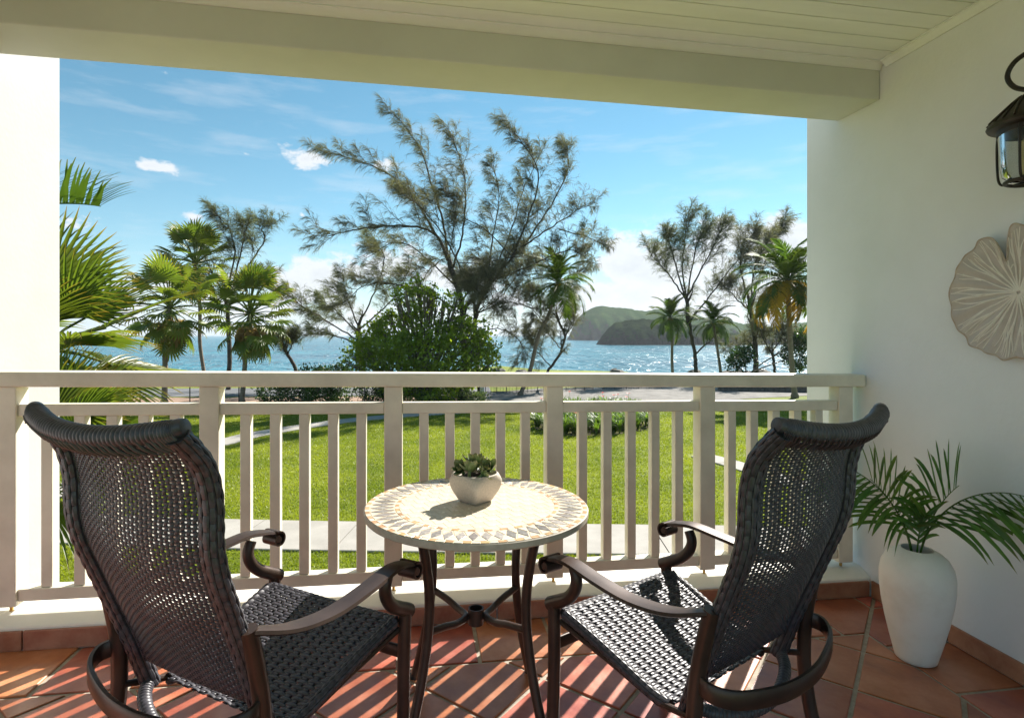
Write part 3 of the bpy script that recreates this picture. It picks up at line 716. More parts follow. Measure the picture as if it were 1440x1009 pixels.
def rosette(c, r, tilt, az, nl):
    root = MB().tube([(0, 0, -.02), (0, 0, .004)], .006, 8).build('rosette', 'succulent', suc, loc=c, rot=Euler((tilt * math.sin(az), -tilt * math.cos(az), random.random() * 6)))
    for i in range(nl):
        a = i * 2.39996; f = i / (nl - 1); el = R_(12 + 68 * (1 - f) ** 1.1 if True else 0); el = R_(78 - 62 * f); ln = r * (.42 + .62 * f); w = ln * .34
        mb = MB(); vs = []; tip = []
        for q in range(6):
            t = q / 5; ww = w * (math.sin(math.pi * (t * .80 + .12)) ** .8) * (1 if t < .97 else .12); x = ln * t; z = ln * .22 * (t ** 2)
            for b, zz in ((-1, .16), (-.5, .03), (0, -.02), (.5, .03), (1, .16)): vs.append((x + r * .05, ww * b, z + w * zz * 1.6)); tip.append(t)
            for b in (.5, 0, -.5): vs.append((x + r * .05, ww * b, z - w * .20 * math.sin(math.pi * min(t + .05, 1)))); tip.append(t)
        fs = [(q * 8 + j, q * 8 + (j + 1) % 8, q * 8 + 8 + (j + 1) % 8, q * 8 + 8 + j) for q in range(5) for j in range(8)] + [(40, 41, 42, 43, 44, 45, 46, 47)]
        mb.add(vs, fs); mb.t = tip
        mb.build('leaf', 'succulent', root, loc=(0, 0, r * .04 * (1 - f)), rot=Euler((0, -el, a)))
for c, r, tl, az, nl in (((-.034, -.028, .030), .046, .55, 4.0, 17), ((.032, -.030, .028), .046, .6, 5.3, 17), ((0, .012, .045), .050, .1, 0, 18), ((-.045, .020, .026), .042, .7, 2.7, 14), ((.048, .016, .024), .044, .75, .5, 15), ((.002, -.052, .018), .036, .9, 4.7, 13), ((.01, .05, .028), .040, .6, 1.6, 13)):
    rosette(c, r, tl, az, nl)
stand(suc, PX, PY, TH + .082, .3)

# ------------------------------------------------------------------ vase with palm leaves by the wall
VX, VY = 2.000, 2.052
vase = MB().lathe([(0.001, 0.004), (0.0659, 0.0), (0.0735, 0.006), (0.0794, 0.03), (0.0946, 0.09), (0.1107, 0.16), (0.1242, 0.235), (0.1314, 0.3), (0.1318, 0.345), (0.1251, 0.385), (0.1082, 0.418), (0.0862, 0.438), (0.0693, 0.446), (0.0608, 0.452), (0.0558, 0.452), (0.0575, 0.444), (0.0718, 0.428), (0.0845, 0.38), (0.0845, 0.3), (0.001, 0.28)], 64, cap=False).build('vase', 'vase_clay', angle=70)
tag(vase, 'tall matte white clay vase standing on the tiles by the wall', 'vase'); stand(vase, VX, VY, .001, 0)
pl = empty('palm_leaves'); tag(pl, 'bunch of green palm fronds standing in the white vase', 'plant')
def frond_in_vase(az, lean, ln, nleaf, leaflen, droop, twist=0, t0=.28, lift=.62):
    """stem rises from the mouth and bends towards az"""
    d = Vector((math.cos(az), math.sin(az), 0)); pts = []
    for i in range(15):
        t = i / 14; a = lean * (t ** 1.2) ; pts.append(None)
    p = Vector((0, 0, 0)) + d * .012; pos = [p.copy()]; ang = R_(8)
    for i in range(24):
        t = i / 23; ang = R_(6) + lean * t ** .9 + droop * t ** 3
        p = p + (d * math.sin(ang) + Vector((0, 0, math.cos(ang)))) * (ln / 24); pos.append(p.copy())
    st = MB().tube(pos, [.0042 - .0030 * i / 24 for i in range(25)], 7).build('frond', 'areca', pl)
    sidev = d.cross(Vector((0, 0, 1)))
    for i in range(nleaf):
        for s in (-1, 1):
            t = t0 + (1 - t0) * (i + .3 + .2 * s) / nleaf; f = t * 24; k = min(int(f), 23); c = pos[k].lerp(pos[k + 1], f - k); tg = (pos[k + 1] - pos[k]).normalized()
            nrm = sidev.cross(tg).normalized() * -1
            if nrm.z < 0 and ang < 1.2: nrm = -nrm
            tt = (t - t0) / (1 - t0); L_ = leaflen * (.55 + .9 * math.sin(math.pi * (.18 + .72 * tt)) * .5) * random.uniform(.9, 1.08); w = .0080 * random.uniform(.85, 1.15)
            phi = R_(62 - 34 * tt + random.uniform(-6, 6)); dr = (sidev * s * math.sin(phi) + tg * math.cos(phi) + nrm * lift).normalized()
            q = c.copy(); vs = []; tip = []; m = 7; cd = dr.copy()
            for j in range(m + 1):
                u = j / m; ww = w * (math.sin(math.pi * (.12 + .80 * u)) ** .7) * (1 if j < m else .06)
                fl = cd.cross(nrm).normalized(); up = fl.cross(cd).normalized()
                vs += [q - fl * ww + up * ww * .25, q - up * ww * .12, q + fl * ww + up * ww * .25]; tip += [u, u, u]
                cd = (cd + Vector((0, 0, -1)) * (.05 + .17 * u) * random.uniform(.6, 1.3) * (1 - abs(cd.z) * .4)).normalized(); q = q + cd * (L_ / m)
            fs = [(3 * j + a, 3 * j + a + 1, 3 * j + a + 4, 3 * j + a + 3) for j in range(m) for a in (0, 1)]
            mb = MB().add(vs, fs); mb.t = tip; mb.build('leaflet', 'areca', st)
# image left/right run along the camera's right axis; azimuth is measured in the floor plane
frond_in_vase(R_(171), R_(58), .52, 16, .29, R_(6), t0=.26, lift=.75)
frond_in_vase(R_(150), R_(34), .36, 10, .25, R_(8), t0=.34, lift=.7)
frond_in_vase(R_(-62), R_(62), .58, 14, .36, R_(46), t0=.30, lift=.75)
frond_in_vase(R_(-52), R_(22), .36, 9, .30, R_(12), t0=.3)
frond_in_vase(R_(-120), R_(26), .26, 8, .13, R_(30), t0=.3)
stand(pl, VX, VY, .405, 0)

# ------------------------------------------------------------------ wall lantern
ln_ = empty('wall_lantern'); tag(ln_, 'dark iron wall lantern with glass shade and candle hanging on a scroll bracket', 'lantern')
LX, LY = 2.10 , 1.700
def L3(x, y, z): return Vector((x - 0, y - 0, z))
cap = MB().lathe([(.001, .185), (.012, .184), (.018, .172), (.030, .160), (.040, .150), (.062, .132), (.086, .108), (.108, .086), (.122, .072), (.128, .060), (.124, .052), (.110, .050), (.100, .046), (.098, .030), (.001, .030)], 40, (0, 0, 0), cap=False).build('cap', 'iron', ln_)
for i in range(22):
    a = 2 * math.pi * i / 22
    pts = [(r * math.cos(a + tw), r * math.sin(a + tw), z + .0015) for r, z, tw in ((.034, .157, 0), (.062, .1335, .12), (.086, .109, .2), (.108, .087, .26), (.123, .071, .3))]
    MB().tube(pts, .0042, 6).build('cap_rib', 'iron', cap)
MB().lathe([(.094, .030), (.092, -.02), (.089, -.08), (.082, -.118), (.068, -.132), (.066, -.130), (.080, -.115), (.087, -.08), (.090, -.02), (.092, .030)], 40, cap=False).build('shade', 'lantern_glass', ln_)
MB().lathe([(.030, -.118), (.033, -.10), (.033, .0), (.026, .008), (.001, .008)], 24, cap=False).build('candle', 'candle', ln_)
ring = MB()
ring.tube([(.075 * math.cos(a), .075 * math.sin(a), -.140) for a in np.linspace(0, 2 * math.pi, 33)], .0065, 8).tube([(-.075, 0, -.140), (.075, 0, -.140)], .004, 6).tube([(0, -.075, -.140), (0, .075, -.140)], .004, 6)
ring.build('base_ring', 'iron', ln_); MB().lathe([(.001, -.138), (.032, -.136), (.032, -.119), (.001, -.119)], 20, cap=False).build('candle_cup', 'iron', ln_)
for q in range(4):
    a = R_(20 + 90 * q); cx, sx = math.cos(a), math.sin(a)
    pts = [(r * cx, r * sx, z) for r, z in ((.099, .046), (.102, .0), (.101, -.07), (.098, -.115), (.090, -.135), (.075, -.140))]
    MB().tube(spline(pts, 4), .0042, 8).build('cage_bar', 'iron', ln_)
MB().tube(spline([(0, .0, .175), (-.02, .045, .205), (-.03, .062, .25), (-.02, .045, .295), (0, .0, .318), (.03, -.03, .322), (.09, -.04, .30), (.142, -.02, .25)], 8), [.0085] * 57, 10).build('scroll_arm', 'iron', ln_)
MB().tube(spline([(.005, .0, .20), (.02, -.02, .235), (.005, -.02, .255), (-.008, .0, .250), (-.002, .006, .238)], 8), .006, 8).build('scroll_curl', 'iron', ln_)
MB().lathe([(.001, .20), (.014, .20), (.018, .192), (.014, .184), (.018, .178), (.001, .176)], 20, cap=False).build('finial', 'iron', ln_)
MB().tube(spline([(-.006, .008, .318), (.012, -.012, .322), (.03, -.03, .322)], 5), [.008, .010, .014, .016, .017, .017, .016, .014, .011, .009, .008], 12).build('leaf_collar', 'iron', ln_)
MB().box(.1525 - .018, .1525, -.055, .045, .12, .36).build('back_plate', 'iron', ln_, bevel=.01)
ln_.location = (LX + .012, LY - .012, 2.010 - TILT * LX)

# ------------------------------------------------------------------ leaf-shaped wall relief
art = empty('wall_art', (XW - .001, 1.845, 1.495 - TILT * XW)); tag(art, 'round scalloped leaf relief with raised veins hung on the plaster wall', 'wall art')
def edge_r(a):      # local angle: 0 = towards the opening (+Y), pi/2 = up
    r = .262 + .010 * math.cos(a * 2 + .5) + .0045 * math.sin(13 * a + .6) + .0035 * math.sin(21 * a)
    for c0, w, dpt in ((R_(76), .10, .125),):
        d = (a - c0 + math.pi) % (2 * math.pi) - math.pi; r -= dpt * math.exp(-(d / w) ** 2)
    return r
NA, NR = 260, 14
def relief(r, a, f): return .012 + .020 * f ** 2 + .006 * math.sin(23 * a + 3 * f) * f * (1 - f * .4)
vs = []; fs = []
for layer in (0, 1):
    for i in range(NR + 1):
        f = i / NR
        for j in range(NA):
            a = 2 * math.pi * j / NA; r = edge_r(a) * f; vs.append((-(relief(r, a, f) + (.005 if layer == 0 else 0)), r * math.cos(a), r * math.sin(a)))
for layer in (0, 1):
    b = layer * (NR + 1) * NA
    for i in range(NR):
        for j in range(NA):
            q = (b + i * NA + j, b + i * NA + (j + 1) % NA, b + (i + 1) * NA + (j + 1) % NA, b + (i + 1) * NA + j); fs.append(q if layer else q[::-1])
b = (NR + 1) * NA
for j in range(NA): fs.append((NR * NA + j, NR * NA + (j + 1) % NA, b + NR * NA + (j + 1) % NA, b + NR * NA + j))
MB().add(vs, fs).build('leaf_panel', 'art', art, angle=60)
rim = []
for j in range(NA + 1):
    a = 2 * math.pi * j / NA; r = edge_r(a); rim.append((-(relief(r, a, 1) + .003), r * math.cos(a), r * math.sin(a)))
MB().tube(rim, .0038, 6).build('rim', 'art_edge', art)
rr_ = random.Random(5)
def vein(a0, f0, f1, bend, rad):
    pts = []
    for i in range(10):
        f = f0 + (f1 - f0) * i / 9; a = a0 + bend * (f - f0) + .02 * math.sin(9 * f + a0 * 7); r = edge_r(a) * f; pts.append((-(relief(r, a, f) + .0055), r * math.cos(a), r * math.sin(a)))
    MB().tube(pts, [rad * (1 - .45 * i / 9) for i in range(10)], 6).build('vein', 'art_vein', art)
for i in range(30):
    a = 2 * math.pi * i / 30 + rr_.uniform(-.05, .05); vein(a, .03, .97, rr_.uniform(-.06, .06), .0036)
    for k in range(3):
        f0 = rr_.uniform(.25, .6); vein(a, f0, rr_.uniform(.86, .98), rr_.choice((-1, 1)) * rr_.uniform(.10, .28), .0026)
# ------------------------------------------------------------------ garden ground
def sheet(name, poly, z, m, label=None, sub=None):
    me = bpy.data.meshes.new(name); me.from_pydata([(p[0], p[1], z) for p in poly], [], [tuple(range(len(poly)))]); me.update(); me.materials.append(MATS[m])
    o = link(name, me); tag(o, label, kind='structure'); return o
def ribbon(name, line, width, z, m, label=None):
    L = spline([(p[0], p[1], 0) for p in line], 8); vs = []; n = len(L)
    for i, p in enumerate(L):
        t = (L[min(i + 1, n - 1)] - L[max(i - 1, 0)]).normalized(); s = Vector((-t.y, t.x, 0)); w = width if not hasattr(width, '__len__') else np.interp(i / (n - 1), np.linspace(0, 1, len(width)), width)
        vs += [tuple(p + s * w / 2 + Vector((0, 0, z))), tuple(p - s * w / 2 + Vector((0, 0, z)))]
    fs = [(2 * i, 2 * i + 1, 2 * i + 3, 2 * i + 2) for i in range(n - 1)]
    o = MB().add(vs, fs).build(name, m, smooth=False); return tag(o, label, kind='structure')
def slab_path(name, line, width, z, m, label, pitch=2.1):
    L = spline([(p[0], p[1], 0) for p in line], 24); o = empty(name, (L[0].x, L[0].y, GZ)); tag(o, label, kind='structure'); n = len(L); acc = 0; cur = [L[0]]
    def flush(cur):
        vs = []; k = len(cur)
        for i, p in enumerate(cur):
            t = (cur[min(i + 1, k - 1)] - cur[max(i - 1, 0)]).normalized(); s = Vector((-t.y, t.x, 0))
            sh = t * (.012 if i == 0 else (-.012 if i == k - 1 else 0)); b = p + sh - Vector((L[0].x, L[0].y, 0))
            for a, zz in ((width / 2, -.05), (width / 2, z - .01), (width / 2 - .015, z), (-width / 2 + .015, z), (-width / 2, z - .01), (-width / 2, -.05)): vs.append(b + s * a + Vector((0, 0, zz)))
        fs = [(i * 6 + j, i * 6 + (j + 1) % 6, i * 6 + 6 + (j + 1) % 6, i * 6 + 6 + j) for i in range(k - 1) for j in range(6)] + [(0, 1, 2, 3, 4, 5), tuple(reversed(range(6 * k - 6, 6 * k)))]
        MB().add(vs, fs).build('slab', m, o, smooth=False)
    for a, b in zip(L[:-1], L[1:]):
        acc += (b - a).length; cur.append(b)
        if acc >= pitch: flush(cur); cur = [b]; acc = 0
    if len(cur) > 1: flush(cur)
    return o
# land reaches a ragged shoreline, the sea lies below it
shore = []
for u in np.linspace(-900, 2600, 60):
    d = 66 + 9 * math.sin(u * .011) + 4 * math.sin(u * .037 + 1) + rng.uniform(-1.2, 1.2) + (0 if u > 500 else 4)
    p = at(u, 471, d); shore.append((p.x, p.y))
me_v = []; me_f = []; ns = len(shore)
for (x, y) in shore: me_v.append((x, y, GZ)); me_v.append((x * 1.04, y * 1.04 + 1.2, SEAZ - .6))
near = [(shore[i][0] * .02 + (shore[i][0] * .0), -30, GZ) for i in range(ns)]
near = [(-140 + 280 * i / (ns - 1), -30, GZ) for i in range(ns)]
for p in near: me_v.append(p)
for i in range(ns - 1):
    me_f.append((2 * ns + i, 2 * ns + i + 1, 2 * (i + 1), 2 * i)); me_f.append((2 * i, 2 * (i + 1), 2 * (i + 1) + 1, 2 * i + 1))
g = MB().add(me_v, me_f).build('ground', 'lawn', smooth=False); struct(g, 'green lawn of the garden down to the shore')
S_ = 9000
sheet('sea', [(-S_, 20, 0), (S_, 20, 0), (S_, S_, 0), (-S_, S_, 0)], SEAZ, 'sea', 'turquoise sea of the bay')
gp = lambda u, v: tuple(ground(u, v))[:2]
slab_path('garden_path', [gp(-420, 722), gp(-60, 738), gp(330, 751), gp(640, 756), gp(1000, 760), gp(1300, 764)], 1.75, .045, 'path', 'pale concrete garden path across the near lawn')
slab_path('garden_path', [gp(60, 700), gp(220, 645), gp(316, 622), gp(375, 608.5), gp(500, 590.5), gp(620, 581), gp(700, 577.5), gp(800, 576)], 1.15, .045, 'path', 'narrow pale path curving away over the far lawn')
slab_path('stepping_path', [gp(1180, 700), gp(1080, 668), gp(1020, 650), gp(985, 641)], .9, .045, 'path', 'short pale stone path beside the lawn')
ribbon('dirt_strip', [gp(-700, 570), gp(-200, 567), gp(120, 565.5), gp(360, 564.5), gp(560, 563), gp(680, 561)], 5.2, GZ + .010, 'dirt', 'reddish bare earth strip along the road')
ribbon('road', [gp(-700, 556), gp(-200, 553), gp(120, 552), gp(360, 551), gp(560, 550), gp(690, 549)], 6.4, GZ + .014, 'asphalt', 'grey coastal road behind the lawn')
drive = [gp(655, 570), gp(800, 568), gp(915, 567), gp(1010, 563), gp(1080, 559), gp(1140, 556), gp(1300, 552), gp(1300, 545), gp(1060, 548), gp(1015, 545), gp(900, 543.5), gp(760, 546), gp(690, 552)]
sheet('gravel_drive', drive, GZ + .018, 'gravel', 'pale gravel drive behind the flower bed')

# grass blades over the nearer lawn
def grass(n, d0, d1, u0, u1, h, w, name, paths):
    d = d0 + (d1 - d0) * rng.random(n) ** 1.15; u = rng.uniform(u0, u1, n); a = (u - CXP) / FPX
    x = (SN + a * CS) * d; y = (CS - a * SN) * d
    keep = np.ones(n, bool)
    for L, wd_ in paths:
        L = np.array([tuple(p)[:2] for p in spline([(q[0], q[1], 0) for q in L], 10)]); best = np.full(n, 1e9)
        for p, q in zip(L[:-1], L[1:]):
            e = q - p; t = np.clip(((x - p[0]) * e[0] + (y - p[1]) * e[1]) / (e @ e), 0, 1); best = np.minimum(best, np.hypot(x - p[0] - t * e[0], y - p[1] - t * e[1]))
        keep &= best > wd_ / 2 - .02
    dp = np.array([p_[:2] for p_ in drive]); ins = np.zeros(n, bool)
    for i in range(len(dp)):
        (xa, ya), (xb, yb) = dp[i], dp[i - 1]; ins ^= ((ya > y) != (yb > y)) & (x < (xb - xa) * (y - ya) / (yb - ya + 1e-12) + xa)
    keep &= ~ins
    x, y = x[keep], y[keep]; n = len(x); th = rng.uniform(0, 2 * np.pi, n); hh = h * rng.uniform(.6, 1.3, n); ww = w * rng.uniform(.7, 1.3, n) * (.7 + np.hypot(x, y) / 25); ln = rng.normal(0, .5, (n, 2)) * hh[:, None]
    V = np.zeros((n, 3, 3)); V[:, 0] = np.stack([x - np.cos(th) * ww, y - np.sin(th) * ww, np.full(n, GZ)], -1); V[:, 1] = np.stack([x + np.cos(th) * ww, y + np.sin(th) * ww, np.full(n, GZ)], -1)
    V[:, 2] = np.stack([x + ln[:, 0], y + ln[:, 1], GZ + hh], -1)
    o = link(name, np_mesh(name, V.reshape(-1, 3), np.arange(n * 3).reshape(-1, 3), 'grass_blade', smooth=False)); tag(o, 'short mown grass of the lawn', 'grass', kind='stuff')
pl_ = [([gp(-420, 722), gp(-60, 738), gp(330, 751), gp(640, 756), gp(1000, 760), gp(1300, 764)], 1.75), ([gp(60, 700), gp(220, 645), gp(316, 622), gp(375, 608.5), gp(500, 590.5), gp(620, 581), gp(700, 577.5), gp(800, 576)], 1.15), ([gp(1180, 700), gp(1080, 668), gp(1020, 650), gp(985, 641)], .9)]
grass(420000, 8.0, 36.0, 60, 1200, .050, .0085, 'lawn_grass', pl_)

# ------------------------------------------------------------------ headlands over the bay
def headland(name, label, d, prof, base_v, thick, m, seed, cliff=None):
    """ridge line given in photo pixels at depth d, dropping to the sea on both sides"""
    r = np.random.default_rng(seed); us = np.linspace(prof[0][0], prof[-1][0], 150); tv = np.interp(us, [p[0] for p in prof], [p[1] for p in prof])
    # fractal wobble
    wob = sum(r.uniform(.5, 1) * a * np.sin(us / s + r.uniform(0, 6)) for a, s in ((1.2, 17), (.8, 7), (.5, 3.1), (.35, 1.3)))
    rows = 44; V = np.zeros((rows, len(us), 3))
    gx = r.uniform(0, 6, 6)
    for j in range(rows):
        s = j / (rows - 1) * 2 - 1            # -1 toe facing the camera .. 0 ridge .. 1 far toe
        for i, u in enumerate(us):
            top = CAMH + (CYP - (tv[i] + wob[i])) / FPX * d - (SEAZ - 1)
            q = 1 - abs(s); h = top * (q ** .55 if s < 0 else q ** .8)
            gul = 1 + .10 * math.sin(u * .09 + s * 5 + gx[0]) * (1 - q) + .06 * math.sin(u * .31 + s * 9 + gx[1]) * (1 - q * q) + .03 * math.sin(u * .8 + 13 * s)
            rel = (u - us[0]) / (us[-1] - us[0]); taper = min(1, rel / .06 + .05)
            p = ray(u, 471); dd = d + s * thick * taper * gul
            V[j, i] = (p.x * dd, p.y * dd, SEAZ - 1 + max(0, h) + r.normal(0, .25) * (q > .05))
    V = V.reshape(-1, 3); n = len(us); F = np.array([(j * n + i, j * n + i + 1, (j + 1) * n + i + 1, (j + 1) * n + i) for j in range(rows - 1) for i in range(n - 1)])
    me = np_mesh(name, V, F, m); o = link(name, me)
    if cliff:
        me.materials.append(MATS[cliff]); me.update()
        idx = np.zeros(len(F), dtype=np.int32)
        for k, f in enumerate(F):
            zc = V[f].mean(0)[2] - SEAZ; e1 = V[f[1]] - V[f[0]]; e2 = V[f[3]] - V[f[0]]; nz = abs(np.cross(e1, e2)[2]) / (np.linalg.norm(np.cross(e1, e2)) + 1e-9)
            if zc < 5 + 3 * math.sin(f[0] * .37) or nz < .42: idx[k] = 1
        me.polygons.foreach_set('material_index', idx)
    return tag(o, label, kind='structure')
headland('hills', 'far wooded hills across the bay', 980, [(794, 484), (803, 468), (810, 450), (820, 439), (834, 431.5), (848, 429.5), (872, 431), (893, 436), (908, 437), (922, 434.5), (950, 439), (985, 444), (1030, 452), (1080, 458), (1140, 452), (1220, 446), (1300, 456)], 480, 90, 'hill', 3, 'cliff')
headland('hills', 'dark rocky headland in front of the wooded hills', 500, [(838, 485), (846, 474), (856, 462), (866, 454), (882, 449), (905, 447), (925, 448), (950, 452), (985, 458), (1025, 467), (1060, 472), (1100, 470), (1150, 466), (1220, 462), (1300, 466)], 485, 26, 'hill_near', 5, 'cliff_near')

# ------------------------------------------------------------------ foliage builders
def leaves_mesh(name, C, size, m, upbias=.3, aspect=.55, seed=0, out_dir=None):
    """many small bent leaves at points C"""
    r = np.random.default_rng(seed); n = len(C); d = r.normal(size=(n, 3)); d[:, 2] += upbias
    if out_dir is not None: d = d * .8 + out_dir
    d /= np.linalg.norm(d, axis=1, keepdims=True); w = np.cross(d, r.normal(size=(n, 3))); w /= np.linalg.norm(w, axis=1, keepdims=True); nn = np.cross(d, w)
    s = size * r.uniform(.6, 1.25, n)[:, None]
    V = np.stack([C, C + d * s * .5 + w * s * aspect * .5 + nn * s * .10, C + d * s, C + d * s * .5 - w * s * aspect * .5 + nn * s * .10], 1).reshape(-1, 3)
    return np_mesh(name, V, np.arange(4 * n).reshape(-1, 4), m, smooth=False)
def tree_root(name, p, label, cat, group=None):
    o = empty(name, p); return tag(o, label, cat, group)
def rel(P, base): return [Vector(p) - Vector(base) for p in P]

class Casuarina:
    def __init__(s, base, seed, wind=(-.25, 0, .1), scale=1.0): s.base = Vector(base); s.r = random.Random(seed); s.wood = MB(); s.tw = []; s.wind = Vector(wind); s.k = scale
    def rv(s): return Vector((s.r.gauss(0, 1), s.r.gauss(0, 1), s.r.gauss(0, 1))).normalized()
    def limb(s, pts, r0, r1, nsub, sublen, ntwig=15, wig=.2, t0=.22):
        P = spline([Vector(p) - s.base for p in pts], 6); P = [p + s.rv() * wig * .25 * s.k for p in P]; n = len(P)
        r0 *= .72; s.wood.tube(P, [r0 + (r1 - r0) * (i / (n - 1)) ** .8 for i in range(n)], 7, caps=False)
        nsub = int(nsub * 1.35)
        for i in range(nsub):
            t = t0 + (1 - t0) * (i + s.r.random()) / nsub; f = t * (n - 1); k = min(int(f), n - 2); p = P[k].lerp(P[k + 1], f - k); tg = (P[k + 1] - P[k]).normalized()
            L = sublen * s.r.uniform(.55, 1.15) * (1.15 - .55 * t); d = (tg * .75 + s.rv() * .75 + Vector((0, 0, .30)) + s.wind * .6).normalized(); s.sub(p, d, L, max(r1 * .9, r0 * .28 * (1 - .6 * t)), ntwig)
        s.sub(P[-1], (P[-1] - P[-2]).normalized(), sublen * .6, r1, ntwig)
    def sub(s, p, d, L, r, ntwig):
        P = [p.copy()]; m = 6; dd = d.copy()
        for i in range(m): dd = (dd + s.rv() * .17 + Vector((0, 0, .05)) + s.wind * .12).normalized(); P.append(P[-1] + dd * L / m)
        s.wood.tube(P, [max(.008 * s.k, r * (1 - .85 * i / m)) for i in range(m + 1)], 5, caps=False)
        for i in range(ntwig):
            t = .12 + .88 * (i + s.r.random()) / ntwig; f = min(t * m, m - 1e-3); k = int(f); q = P[k].lerp(P[k + 1], f - k); tg = (P[k + 1] - P[k]).normalized()
            l2 = L * s.r.uniform(.28, .68) * (1.1 - .5 * t); d2 = (tg * .7 + s.rv() * .8 + Vector((0, 0, .1)) + s.wind * .5).normalized(); s.twig(q, d2, l2)
        s.twig(P[-1], dd, L * .3)
    def twig(s, p, d, L):
        P = [p.copy()]; dd = d.copy(); m = 4
        for i in range(m): dd = (dd + s.rv() * .2 + Vector((0, 0, -.10)) + s.wind * .16).normalized(); P.append(P[-1] + dd * L / m)
        s.wood.tube(P, [.010 * s.k, .008 * s.k, .006 * s.k, .005 * s.k, .003 * s.k], 3, caps=False); s.tw.append(np.array([tuple(q) for q in P]))
    def needles(s, per, ln, w, seed, droop=.75):
        r = np.random.default_rng(seed); T = np.array(s.tw); nt = len(T); idx = np.repeat(np.arange(nt), per); n = len(idx); f = r.uniform(.05, 3.999, n); k = f.astype(int); fr = (f - k)[:, None]
        A = T[idx, k] * (1 - fr) + T[idx, k + 1] * fr; tg = T[idx, k + 1] - T[idx, k]; tg /= np.linalg.norm(tg, axis=1, keepdims=True) + 1e-9
        d = tg * .9 + r.normal(size=(n, 3)) * .36 + np.array(s.wind)[None] * .7; d[:, 2] -= droop * .25; d /= np.linalg.norm(d, axis=1, keepdims=True)
        l = ln * r.uniform(.5, 1.3, n)[:, None]; M = A + d * l * .5; d2 = d.copy(); d2[:, 2] -= droop; d2 /= np.linalg.norm(d2, axis=1, keepdims=True); E_ = M + d2 * l * .5
        sd = np.cross(d, r.normal(size=(n, 3))); sd /= np.linalg.norm(sd, axis=1, keepdims=True); ww = w * r.uniform(.6, 1.3, n)[:, None]
        V = np.stack([A - sd * ww * .6, A + sd * ww * .6, M + sd * ww, M - sd * ww, E_ + sd * ww * .25, E_ - sd * ww * .25], 1).reshape(-1, 3); b = np.arange(n)[:, None] * 6
        F = np.concatenate([b + np.array([[0, 1, 2, 3]]), b + np.array([[3, 2, 4, 5]])]); return V, F
    def finish(s, label, per, ln, w, seed, m='needles', bark='bark_dark', group='casuarina trees along the shore', droop=.75):
        o = tree_root('casuarina_tree', s.base, label, 'tree', group); s.wood.build('trunk', bark, o, angle=None)
        V, F = s.needles(per, ln, w, seed, droop); link('crown', np_mesh('crown', V, F, m, smooth=False), o); return o
def px(u, v, d): return at(u, v, d)
def jl(pts, d0, dd):          # a limb drawn in photo pixels, wandering in depth from d0 by dd
    n = len(pts); return [at(u, v, d0 + dd * i / (n - 1)) for i, (u, v) in enumerate(pts)]

# big casuarina
b = ground(656, 555); D = depth_of(b)
T = Casuarina(b, 11, wind=(-.34, -.1, .12))
T.limb([b] + jl([(655, 520), (651, 470), (648, 424), (632, 369)], D, -.2), .36, .20, 3, 2.2, t0=.6)
T.limb([ground(676, 556)] + jl([(672, 520), (668, 470), (672, 430), (686, 402)], D, .6), .26, .15, 4, 2.4, t0=.35)
for pts, d0, dd, r0, ns, sl in (
    ([(632, 369), (613, 330), (570, 317), (506, 322), (452, 333)], D - .2, -3, .18, 13, 2.5),
    ([(613, 330), (585, 283), (548, 246), (505, 226), (456, 212)], D - .4, 2, .13, 12, 2.3),
    ([(632, 369), (622, 310), (605, 252), (588, 204), (556, 162)], D, 1, .15, 13, 2.3),
    ([(636, 380), (650, 330), (655, 270), (648, 225), (634, 190)], D, -2.5, .12, 12, 2.2),
    ([(652, 432), (684, 405), (720, 362), (752, 335), (790, 310), (826, 286)], D + .2, 1.5, .19, 15, 2.5),
    ([(720, 362), (745, 300), (757, 245), (738, 205), (716, 180)], D + .6, -2, .11, 12, 2.1),
    ([(740, 340), (780, 280), (800, 232), (792, 208)], D + .8, 3, .10, 11, 2.1),
    ([(786, 322), (822, 332), (846, 342)], D + 1, -1.5, .07, 7, 1.7),
    ([(686, 402), (692, 340), (702, 280), (694, 232)], D + .3, 3, .10, 12, 2.2),
    ([(700, 392), (750, 372), (798, 352), (824, 362)], D + .3, -3, .09, 10, 2.1),
    ([(646, 440), (604, 412), (556, 400), (512, 402), (486, 424)], D - .2, -2, .10, 11, 2.2),
    ([(640, 400), (596, 360), (560, 340), (520, 360)], D, 3.5, .09, 9, 2.2),
    ([(672, 440), (712, 425), (745, 432), (764, 452)], D + .2, -2, .08, 9, 2.1),
    ([(655, 410), (640, 360), (600, 300), (570, 275)], D, -4, .10, 10, 2.2),
    ([(690, 395), (720, 320), (735, 270), (760, 215)], D + .3, 4, .10, 11, 2.2),
    ([(672, 470), (700, 462), (726, 474), (742, 500)], D + .2, 1.5, .07, 8, 1.9)):
    T.limb(jl(pts, d0, dd), r0, .022, ns, sl)
rf = random.Random(77)
for i in range(13):
    u0, v0 = rf.choice(((632, 369), (648, 424), (686, 402), (720, 362), (613, 330), (660, 400), (672, 440))); a = rf.uniform(0, 2 * math.pi); q = math.sqrt(rf.uniform(.15, 1))
    u1, v1 = 655 + 135 * q * math.cos(a), 335 + 105 * q * math.sin(a)
    T.limb(jl([(u0, v0), ((u0 * 2 + u1) / 3 + rf.uniform(-14, 14), (v0 * 2 + v1) / 3 - rf.uniform(0, 22)), ((u0 + u1 * 2) / 3 + rf.uniform(-14, 14), (v0 + v1 * 2) / 3 - rf.uniform(0, 18)), (u1, v1)], D, rf.uniform(-4, 4)), .06, .02, 9, 2.1)
T.finish('tall windswept casuarina with open feathery crown behind the leafy green bush', 16, .50, .0082, 1)
